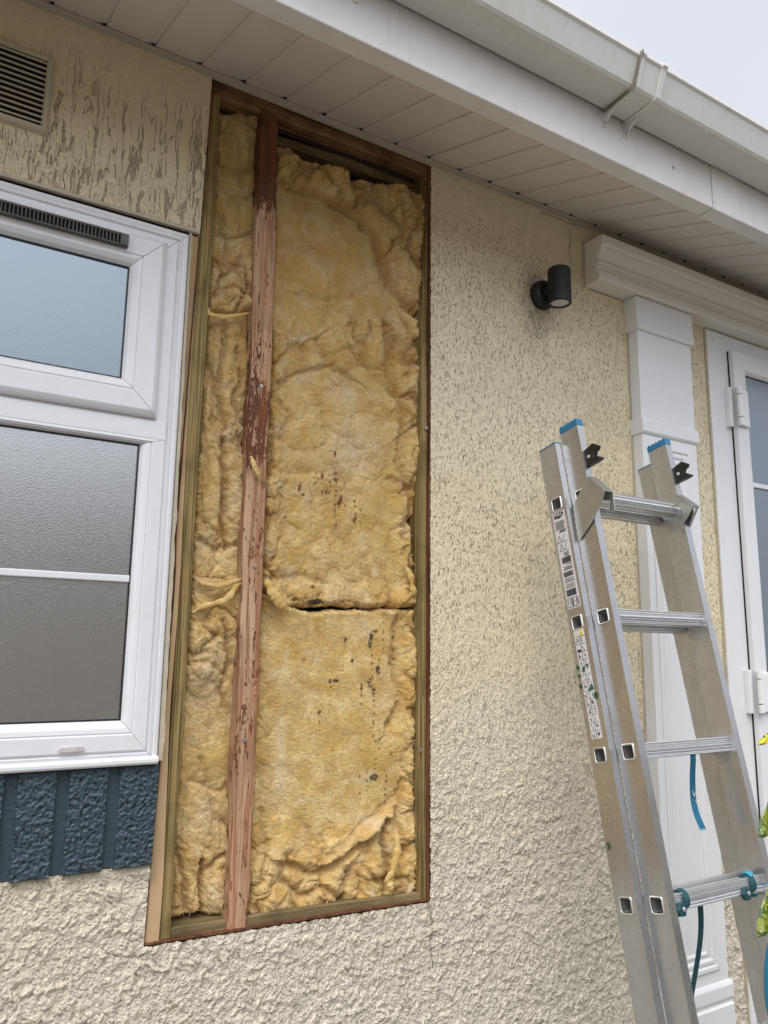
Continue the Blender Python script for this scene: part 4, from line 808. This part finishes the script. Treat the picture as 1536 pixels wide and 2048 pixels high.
def rsq(r,rc,k=4):
    out=[]
    for q_,(sx,sy) in enumerate(((1,1),(-1,1),(-1,-1),(1,-1))):
        for i in range(k+1):
            a=math.pi/2*(q_+i/k); out.append((sx*(r-rc)+rc*math.cos(a),sy*(r-rc)+rc*math.sin(a)))
    return out
def rung(n0,k,xx0=0,xx1=0):
    t0=.28*k; m=MB()
    # ribbed outer skin
    prof=[]; R0=.0150
    for side in range(4):
        ca,sa=math.cos(side*math.pi/2),math.sin(side*math.pi/2)
        for k_ in range(5):
            u0=-.0130+k_*.0054
            for u,hgt in ((u0,R0),(u0+.0034,R0),(u0+.0037,R0-.0026),(u0+.0050,R0-.0026)):
                if u<.0131: prof.append((u*ca-hgt*sa,u*sa+hgt*ca))
    prof=prof
    prof.sort(key=lambda p_:math.atan2(p_[1],p_[0]))
    outer=[[Lp(t0+p_[0],n0+p_[1],x) for p_ in prof] for x in (xx0+SW-.001,WR+xx1+.0015)]
    m.loft(outer,cap=False)
    inner=[[Lp(t0+a,n0+b3,x) for a,b3 in rsq(.0112,.0030)] for x in (xx0+.0005,WR+xx1+SW-.0005)]
    m.loft(inner,cap=False)
    return m.build('rung',MAT['alu_bright'],lad)
def rim(n0,k,x):
    t0=.28*k; m=MB(); prev=None; rings=[]
    for a,b3 in rsq(.0146,.0046,5):
        l=math.hypot(a,b3); ring_=[]
        for q_ in range(6):
            w_=2*math.pi*q_/6; off=.0024*math.cos(w_); ring_.append(Lp(t0+a+off*a/l,n0+b3+off*b3/l,x-.0018*math.sin(w_)-.0006))
        rings.append(ring_)
    rings.append(rings[0]); m.loft(rings,cap=False); return m
for sec,n0,xa_ in (('B',0,0),('A',AN,XA)):
    for k in range(7):
        rung(n0,k,xa_,-xa_)
        for x,st_ in ((xa_,'L'),(WR+SW+.0005-xa_,'R')):
            rim(n0,k,x if st_=='L' else x+.0008).build('rung_rim',MAT['alu_bright'],SX[sec+st_],smooth=True)
# end caps
for x in (0,WR):
    m=MB(); lbox(m,-.184,-.169,-.029,.029,x-.0012,x+SW+.0012)
    for i in range(5): lbox(m,-.1875,-.184,-.027+i*.0116,-.0205+i*.0116,x-.0005,x+SW+.0005)
    m.build('end_cap',MAT['blueplastic'],lad,bevel=.0015)
    xc=x+(XA if x==0 else -XA); m=MB(); lbox(m,-.1485,-.1445,AN-.028,AN+.028,xc-.0008,xc+SW+.0008); m.build('end_cap',MAT['blueplastic'],lad,bevel=.001)
    m=MB(); lbox(m,TB-.03,TB+.012,-.030,.030,x-.003,x+SW+.003); lbox(m,TB-.03,TB+.012,AN-.030,-.032,xc-.003,xc+SW+.003); m.build('foot',MAT['blackplastic'],lad,bevel=.003)
# galvanised hooks: bent channel over the rail
def hook(x,side,pts_u,Xw):
    # plate outline in the ladder's own (t,n) frame
    th=.0025; m=MB()
    def plate(pl,xa,xb): m.extrude([Lp(t,n,xa) for t,n in pl],(xb-xa,0,0))
    return m,plate
def tn_of(u,v,x):   # photo point on the plane x -> (t,n)
    p=unX(u,v,P0[0]+x)-P0
    A_=np.array([[dn[1],nv[1]],[dn[2],nv[2]]]); s_=np.linalg.solve(A_,[p[1],p[2]]); return s_
z2=lambda a,b3:(1060+a/3.84,820+b3/3.84)
xo=-.0045
o1=[tn_of(*z2(*q_),xo) for q_ in ((445,505),(572,615),(566,660),(480,860),(383,1005),(328,735))]
print('hook tn',[tuple(np.round(q_,3)) for q_ in o1])
hk=MB(); hk.extrude([Lp(t,n,xo) for t,n in o1],(.0025,0,0)); XW=.029
# bridging plate over the top edge
a0,a1=o1[0],o1[1]; off=np.array([.0022,-.0012])
hk.hexa([Lp(*a0,xo),Lp(*a1,xo),Lp(*(a1+off),xo),Lp(*(a0+off),xo),Lp(*a0,xo+XW),Lp(*a1,xo+XW),Lp(*(a1+off),xo+XW),Lp(*(a0+off),xo+XW)])
# inner leg, hooked
inn=[a0,a1,a1+np.array([.040,-.004]),a1+np.array([.044,-.018]),a1+np.array([.038,-.019]),a1+np.array([.016,-.013]),a1+np.array([.010,-.030]),a0+np.array([.012,.002])]
hk.extrude([Lp(t,n,xo+XW-.0025) for t,n in inn],(.0025,0,0))
hk.build('guide_hook',MAT['galv'],lad,bevel=.0012)
hk=MB(); sh=WR-.003; XW=.030
i2=[tn_of(*z2(*q_),sh) for q_ in ((1072,705),(1085,670),(1112,640),(1240,728),(1243,760),(1218,815),(1180,872),(1160,862),(1170,800),(1160,765),(1140,738),(1120,728),(1104,738),(1092,770))]
hk.extrude([Lp(t,n,sh) for t,n in i2],(.0025,0,0)); b0,b1=i2[2],i2[3]
hk.hexa([Lp(*b0,sh),Lp(*b1,sh),Lp(*(b1+off),sh),Lp(*(b0+off),sh),Lp(*b0,sh+XW),Lp(*b1,sh+XW),Lp(*(b1+off),sh+XW),Lp(*(b0+off),sh+XW)])
c1=tn_of(*z2(1325,740),sh+XW); c2=tn_of(*z2(1200,985),sh+XW)
hk.extrude([Lp(t,n,sh+XW-.0025) for t,n in (b0,b1,c2,b0+np.array([.075,-.012]))],(.0025,0,0))
hk.hexa([Lp(*(b1+off*.2),sh+.006),Lp(*(b1+np.array([.020,-.003])),sh+.006),Lp(*(b1+np.array([.020,-.0055])),sh+.006),Lp(*(b1+off*.2+np.array([0,-.0025])),sh+.006),Lp(*(b1+off*.2),sh+XW),Lp(*c2,sh+XW),Lp(*(c2+np.array([0,-.0025])),sh+XW),Lp(*(b1+off*.2+np.array([0,-.0025])),sh+XW)])
hk.build('guide_hook',MAT['galv'],lad,bevel=.0012)
# black plastic keepers
for x,(uo,vo) in ((0.004,(0,0)),(WR+.004,(0,0))):
    t0=tn_of(1170,917,.004)[0]; n0=.0275
    sh_=[(-.016,-.001),(-.019,.012),(-.022,.024),(-.014,.034),(-.008,.031),(-.006,.024),(.004,.020),(.004,.027),(.010,.036),(.013,.036),(.015,.022),(.015,-.001)]
    m=MB(); m.extrude([Lp(t0+a*1.25,n0+b3*1.2,x) for a,b3 in sh_],(.016,0,0)); m.build('keeper',MAT['blackplastic'],lad,bevel=.0015)
    m=MB(); m.lathe(Lp(t0,n0+.014,x),(-1,0,0),[(0,.004),(.0015,.004),(.0025,.002),(.0026,.0003)],12); m.build('screw',MAT['alu_bright'],lad)
# stickers: white film plus its print, on the outer face of the rear left stile
def stick(t0,t1,nc,hw):
    m=MB(); lbox(m,t0,t1,nc-hw,nc+hw,XA-.0010,XA-.0004); return m
def bars(m,t0,t1,n0,n1): lbox(m,t0,t1,n0,n1,XA-.0016,XA-.0010)
ta,_=tn_of(1112,1023,XA); tb,_=tn_of(1152,1218,XA)
tc_,_=tn_of(1155,1260,XA); td,_=tn_of(1195,1478,XA)
r=random.Random(4)
st1=stick(ta+.003,tb-.002,AN,.0195).build('sticker',MAT['sticker'],lad)
m=MB(); L_=tb-ta-.005; T=lambda f:ta+.003+L_*f; nl,nr=AN-.016,AN+.016
def textlines(m,f0,f1,k,ind=0.0,thk=.45):
    for i in range(k):
        f=lerp(f0,f1,(i+.5)/k); x=nl+ind+r.uniform(0,.003)
        while x<nr-r.uniform(0,.006):
            w_=r.uniform(.0015,.005); bars(m,T(f)-(T(f1)-T(f0))/k*thk/2,T(f)+(T(f1)-T(f0))/k*thk/2,x,min(x+w_,nr)); x+=w_+.0009
def barcode(m,f0,f1,x0,x1):
    x=x0
    while x<x1: w_=r.choice((.0006,.0012,.0018)); bars(m,T(f0),T(f1),x,x+w_); x+=w_+r.choice((.0006,.0010))
def aline(m,fa,xa,fb,xb,w_=.0009):
    p=np.array([T(fa),xa]);q_=np.array([T(fb),xb]); d_=q_-p; d_/=np.linalg.norm(d_)+1e-9; nn=np.array([-d_[1],d_[0]])*w_/2
    pts=[p-nn,p+nn,q_+nn,q_-nn]; m.extrude([Lp(a,b3,XA-.0016) for a,b3 in pts],(.0006,0,0))
textlines(m,.10,.19,6); textlines(m,.195,.225,2,.010,.7)
for (f0,x0) in ((.25,-.012),(.25,.004),(.34,-.010),(.34,.006)):
    aline(m,f0+.07,AN+x0-.004,f0,AN+x0+.004); aline(m,f0,AN+x0+.004,f0+.07,AN+x0+.009) if x0<0 else None; aline(m,f0+.072,AN+x0-.005,f0+.072,AN+x0+.008)
textlines(m,.43,.475,3,.012); barcode(m,.48,.54,nl+.004,nr-.002); textlines(m,.545,.565,1,.012); textlines(m,.575,.615,3,.003); textlines(m,.63,.68,3,.0,.8); textlines(m,.69,.74,4,.001,.3); textlines(m,.75,.80,4,.001,.3)
barcode(m,.81,.875,nl+.001,nr-.003)
for x0 in (-.016,.001):
    for a in ((.895,x0,.895,x0+.015),(.985,x0,.985,x0+.015),(.895,x0,.985,x0),(.895,x0+.015,.985,x0+.015)): aline(m,a[0],AN+a[1],a[2],AN+a[3])
    aline(m,.98,AN+x0+.006,.90,AN+x0+.012,.0012); aline(m,.98,AN+x0+.014,.90,AN+x0+.011,.0012); aline(m,.915,AN+x0+.002,.915,AN+x0+.005,.0012); aline(m,.935,AN+x0+.002,.935,AN+x0+.006,.0012)
m.build('printing',MAT['print'],st1)
lg=MB(); lg.extrude([Lp(a,b3,XA-.0016) for a,b3 in ((T(.012),nl+.001),(T(.008),nr-.001),(T(.055),nr-.001),(T(.075),AN+.002),(T(.062),nl+.001))],(.0006,0,0)); lg.build('logo',MAT['print'],st1)
def text3d(s,size,t,n,x,mat,parent,skew=.0,rot=0):
    cu=bpy.data.curves.new('lettering','FONT'); cu.body=s; cu.size=size; cu.align_x='CENTER'; cu.align_y='CENTER'; cu.extrude=.0002; cu.shear=skew
    ob=bpy.data.objects.new('tmp',cu); C.objects.link(ob); bpy.context.view_layer.update()
    me=bpy.data.meshes.new_from_object(ob); C.objects.unlink(ob); bpy.data.objects.remove(ob)
    b_=rootbase(parent); c_,s_=math.cos(rot),math.sin(rot)
    for v in me.vertices:
        a,b3,e=v.co; a,b3=a*c_-b3*s_,a*s_+b3*c_
        p=Lp(t-b3,n+a,x-e)-b_; v.co=p
    me.materials.clear(); me.materials.append(mat); o=bpy.data.objects.new('lettering',me); link(o,parent); return o
text3d('MAC',.0135,T(.036),AN,XA-.0020,MAT['sticker'],st1,.25)
st2=stick(tc_,td,AN,.0150).build('sticker',MAT['sticker'],lad)
T=lambda f:tc_+(td-tc_)*f
m=MB(); bxl,bxr=AN-.014,AN+.014
for i in range(1,14): f=.07+(i-1)*.0715; aline(m,f,bxl,f,bxr,.0006)
aline(m,.07,AN,.995,AN,.0006)
for i in range(13):
    for j in (0,1):
        f=.075+i*.0715; cx=AN-.0075 if j==0 else AN+.0068
        for k in range(r.choice((2,3,4))):
            fa=f+r.uniform(.008,.055); fb=f+r.uniform(.008,.06); aline(m,fa,cx+r.uniform(-.004,.004),fb,cx+r.uniform(-.004,.004),r.choice((.0007,.0010,.0016,.0024)))
bars(m,T(.19),T(.215),AN-.012,AN-.002)
m.build('printing',MAT['print'],st2)
m=MB(); cy=T(.038); m.extrude([Lp(cy+.0062*math.cos(a),AN-.0072+.0062*math.sin(a),-.0018) for a in np.linspace(0,2*math.pi,20)[:-1]],(.0006,0,0)); m.build('round_symbol',MAT['bluep'],st2)
m=MB(); m.extrude([Lp(a,b3,XA-.0016) for a,b3 in ((cy-.0068,AN+.0072),(cy+.0056,AN+.0005),(cy+.0056,AN+.0139))],(.0006,0,0)); m.build('warning_triangle',MAT['yellow'],st2)
m=MB(); m.extrude([Lp(a,b3,XA-.0020) for a,b3 in ((cy-.003,AN+.0076),(cy+.004,AN+.0058),(cy+.004,AN+.0076))],(.0004,0,0)); m.build('printing',MAT['print'],st2)
m=MB(); 
for a,b3,w_,h_ in ((-.001,-.0085,.003,.003),(.001,-.0055,.003,.0026)): m.extrude([Lp(cy+a-h_/2,AN+b3-w_/2,XA-.0020),Lp(cy+a-h_/2,AN+b3+w_/2,XA-.0020),Lp(cy+a+h_/2,AN+b3+w_/2,XA-.0020),Lp(cy+a+h_/2,AN+b3-w_/2,XA-.0020)],(.0004,0,0))
m.build('symbol_mark',MAT['sticker'],st2)
# green paint scuffs
gm_=simple('green_paint',(.015,.10,.04),.6,var=.4,nsc=200)
for (u,v,rr_) in ((1158,1335,.004),(1172,1337,.004),(1180,1330,.003),(1163,1352,.003),(1166,1372,.0045),(1190,1374,.004),(1196,1390,.006),(1185,1378,.003),(1222,1688,.004),(1226,1694,.003)):
    t,n=tn_of(u,v,XA); ph=r.random()*6; n=min(max(n,AN-.021),AN+.022)
    for k in range(3):
        m=MB(); cx,cy_=t+r.uniform(-1,1)*rr_,min(max(n+r.uniform(-1,1)*rr_*.8,AN-.0225),AN+.0240); q_=[(cx+rr_*.55*(.5+r.random())*math.cos(a)*1.6,min(max(cy_+rr_*.55*(.4+r.random())*math.sin(a),AN-.0262),AN+.0270)) for a in np.linspace(0,2*math.pi,11)[:-1]]
        m.extrude([Lp(a,b3,XA-.0022-.0001*k) for a,b3 in q_],(.0004,0,0)); m.build('paint_scuff',gm_,lad)
# ================================================================ straps
def strap(name,label,pts,wid,mat,wdir=(1,0,0),cat='strap',extra=None,n=30):
    P=[np.array(p,float) for p in pts]; K=len(P); U_=np.linspace(0,K-1,n)
    def cr(u):
        i=min(int(u),K-2); f=u-i; p0,p1,p2,p3=P[max(i-1,0)],P[i],P[i+1],P[min(i+2,K-1)]
        return .5*((2*p1)+(-p0+p2)*f+(2*p0-5*p1+4*p2-p3)*f*f+(-p0+3*p1-3*p2+p3)*f**3)
    path=[cr(u) for u in U_]
    b_=min(P,key=lambda p:p[2]); root=thing(name,label,cat,tuple(b_))
    wv=[np.array(wdir(i/(n-1)) if callable(wdir) else wdir)*wid for i in range(n)]
    MB().ribbon(path,wv,.0016).build('webbing',mat,root); return root
def loopstrap(name,label,x,mat,tail=None,w=.016):
    pts=[]; r_=.0185
    for a in np.linspace(-.3,2*math.pi-.2,18): pts.append(Lp(.84+r_*math.cos(a)*1.0,r_*math.sin(a)*1.0,x+.004*math.sin(a*.5)))
    if tail: pts+=tail
    return strap(name,label,pts,w,mat,(.96,0,.15),n=60)
s1=loopstrap('tie_strap','dark teal strap looped round the fourth rung near its left end, tail hanging down',un(1392,1790,1.05)[0]-P0[0] if False else .062,MAT['strapt'],
   [un(1396,1800,1.085),un(1402,1850,1.10),un(1398,1900,1.11),un(1390,1950,1.12),un(1380,2010,1.12),un(1372,2060,1.12)])
s2=loopstrap('tie_strap','teal strap wrapped round the right end of the fourth rung',WR-.038,MAT['strapt'],None,.018)
P_=[Lp(.84+.0235*math.cos(a),.0235*math.sin(a),WR-.030+.018*i/11) for i,a in enumerate(np.linspace(math.pi*.75,math.pi*2.1,12))]
s3=strap('tie_strap','light blue strap end folded over the right end of the fourth rung',P_,.012,MAT['strapl'],(.9,0,.3))
for k,(x) in enumerate((.046,WR-.062)):
    m=MB(); m.lathe(Lp(.852,.0155,x),nv,[(-.004,.014),(.003,.014),(.005,.011),(.0052,.0005)],6); cl=m.build('rivet_plate',MAT['strapt'],s1 if k==0 else s2)
    m=MB(); m.lathe(Lp(.852,.0215,x),nv,[(0,.0045),(.002,.0045),(.003,.002),(.0031,.0004)],12); m.build('rivet',MAT['alu_bright'],s1 if k==0 else s2)
YS=1.165
s4=strap('strap_end','bright blue webbing tail with frayed end hanging behind the third rung',[un(1386,1506,YS+.012),un(1386,1525,YS+.006),un(1385,1560,YS),un(1387,1600,YS),un(1394,1630,YS-.01),un(1406,1658,YS-.02)],.016,MAT['strapb'],(.98,-.1,.1))
m=MB()
for k in range(7):
    p=un(1400+k*1.8,1656,YS-.021); m.ribbon([p,p+np.array([.001*(k%3-1),-.001,-.004-.002*(k%2)])],(.0010,0,0),.0006)
m.build('frayed_threads',MAT['strapl'],s4)
ltr=MB()
for a,b3 in (((1390,1580),(1393,1592)),((1393,1592),(1398,1580)),((1398,1580),(1402,1594)),((1396,1600),(1402,1610)),((1402,1610),(1404,1598))):
    pa=un(a[0]-5,a[1]+1,YS-.0025); pb=un(b3[0]-5,b3[1]+1,YS-.0025); dd=pb-pa; nn=np.cross(dd,[0,1,0]); nn=nn/np.linalg.norm(nn)*.0009
    ltr.extrude([pa-nn,pa+nn,pb+nn,pb-nn],(0,-.0004,0))
ltr.build('lettering',MAT['white'],s4)
s5=strap('strap_end','deep blue strap loop hanging beside the spotted leaves at the lower right',[Lp(.84,.020,WR-.012),Lp(.85,.030,WR+.012),un(1552,1800,.95),un(1550,1840,.94),un(1544,1870,.93),un(1536,1900,.93),un(1532,1950,.93),un(1534,2000,.93),un(1542,2040,.93)],.008,MAT['strapb'],(.9,-.3,0))
# ================================================================ spotted laurel
shr=thing('spotted_laurel','spotted laurel with yellow-flecked leaves at the right edge beside the ladder','shrub',(1.50,.80,-H))
def leaf(base,tip,wid,nrm,name='leaf',mat=None,cup=.15):
    base=np.array(base,float);tip=np.array(tip,float); ax=tip-base; L_=np.linalg.norm(ax); ax/=L_; nrm=np.array(nrm,float); nrm-=ax*(nrm@ax); nrm/=np.linalg.norm(nrm); sd_=np.cross(ax,nrm)
    nu,nv_=15,9; vs=[];fs=[]
    for i in range(nu):
        f=i/(nu-1); w_=wid/2*max(.03,math.sin(math.pi*f**1.1)**.62)*(1+.10*(1 if (i%4==2 and .35<f<.95) else 0))
        for j in range(nv_):
            s_=-1+2*j/(nv_-1); vs.append(base+ax*L_*f+sd_*w_*s_+nrm*(cup*w_*abs(s_)-.10*L_*f*f+.003*math.sin(9*f+3*s_)))
    for i in range(nu-1):
        for j in range(nv_-1): fs.append((i*nv_+j,i*nv_+j+1,(i+1)*nv_+j+1,(i+1)*nv_+j))
    o=MB().add(vs,fs).build(name,mat or MAT['leaf'],shr,smooth=True); md=o.modifiers.new('solid','SOLIDIFY'); md.thickness=.0006; return o
YL=.86
leaf(un(1562,1588,YL),un(1530,1672,YL-.02),.036,(-.3,-1,.2))
leaf(un(1572,1725,YL),un(1532,1872,YL-.03),.040,(-.5,-1,.1))
leaf(un(1570,1455,YL+.02),un(1527,1483,YL),.016,(-.1,-1,.6),mat=MAT['leafy'])
rl=random.Random(3); stems=[]
for k in range(6):
    a=k*1.07; top=-.16-.09*((k*2)%5)
    stems.append([np.array(p) for p in ((1.60,.80,-H),(1.60+.03*math.cos(a),.80+.03*math.sin(a),-.95),(1.61+.07*math.cos(a),.80+.07*math.sin(a),-.55),(1.62+.11*math.cos(a),.80+.10*math.sin(a),top))])
def visible(p): p=M@p; return 768+F*p[0]/p[2]<1562 and 1024-F*p[1]/p[2]<2100
for st in stems:
    if not any(visible(lerp(a_,b_,f)) for a_,b_ in zip(st[1:-1],st[2:]) for f in (0,.5,1)): MB().tube(st,[.009,.007,.005,.003],7).build('stem',MAT['stem'],shr,smooth=True)
nl_=0
for i in range(900):
    st=rl.choice(stems); u_=rl.uniform(.9,3.0); k=min(int(u_),2); bs=lerp(st[k],st[k+1],u_-k); a=rl.uniform(0,2*math.pi); L_=rl.uniform(.08,.13)
    tp=bs+np.array([L_*math.cos(a),L_*math.sin(a)*.9,rl.uniform(-.5,.35)*L_])
    if nl_<84 and not any(visible(bs+(tp-bs)*f+np.array([-.02,0,0])) for f in (0,.4,.7,1.)):
        leaf(bs,tp,rl.uniform(.038,.052),(math.cos(a)*.3,-.5,1)); nl_+=1
hub=stems[3][3]
for b_ in (un(1562,1588,YL),un(1572,1725,YL),un(1572,1455,YL+.02)):
    q_=min((lerp(st[k],st[k+1],f) for st in stems for k in (1,2) for f in (0,.3,.6,.9)),key=lambda p:np.linalg.norm(p-b_-np.array([.04,0,-.10]))); mid=(b_+q_)/2+np.array([.03,0,-.01])
    MB().tube([q_,mid,b_],[.003,.0025,.0018],6).build('twig',MAT['stem'],shr,smooth=True)
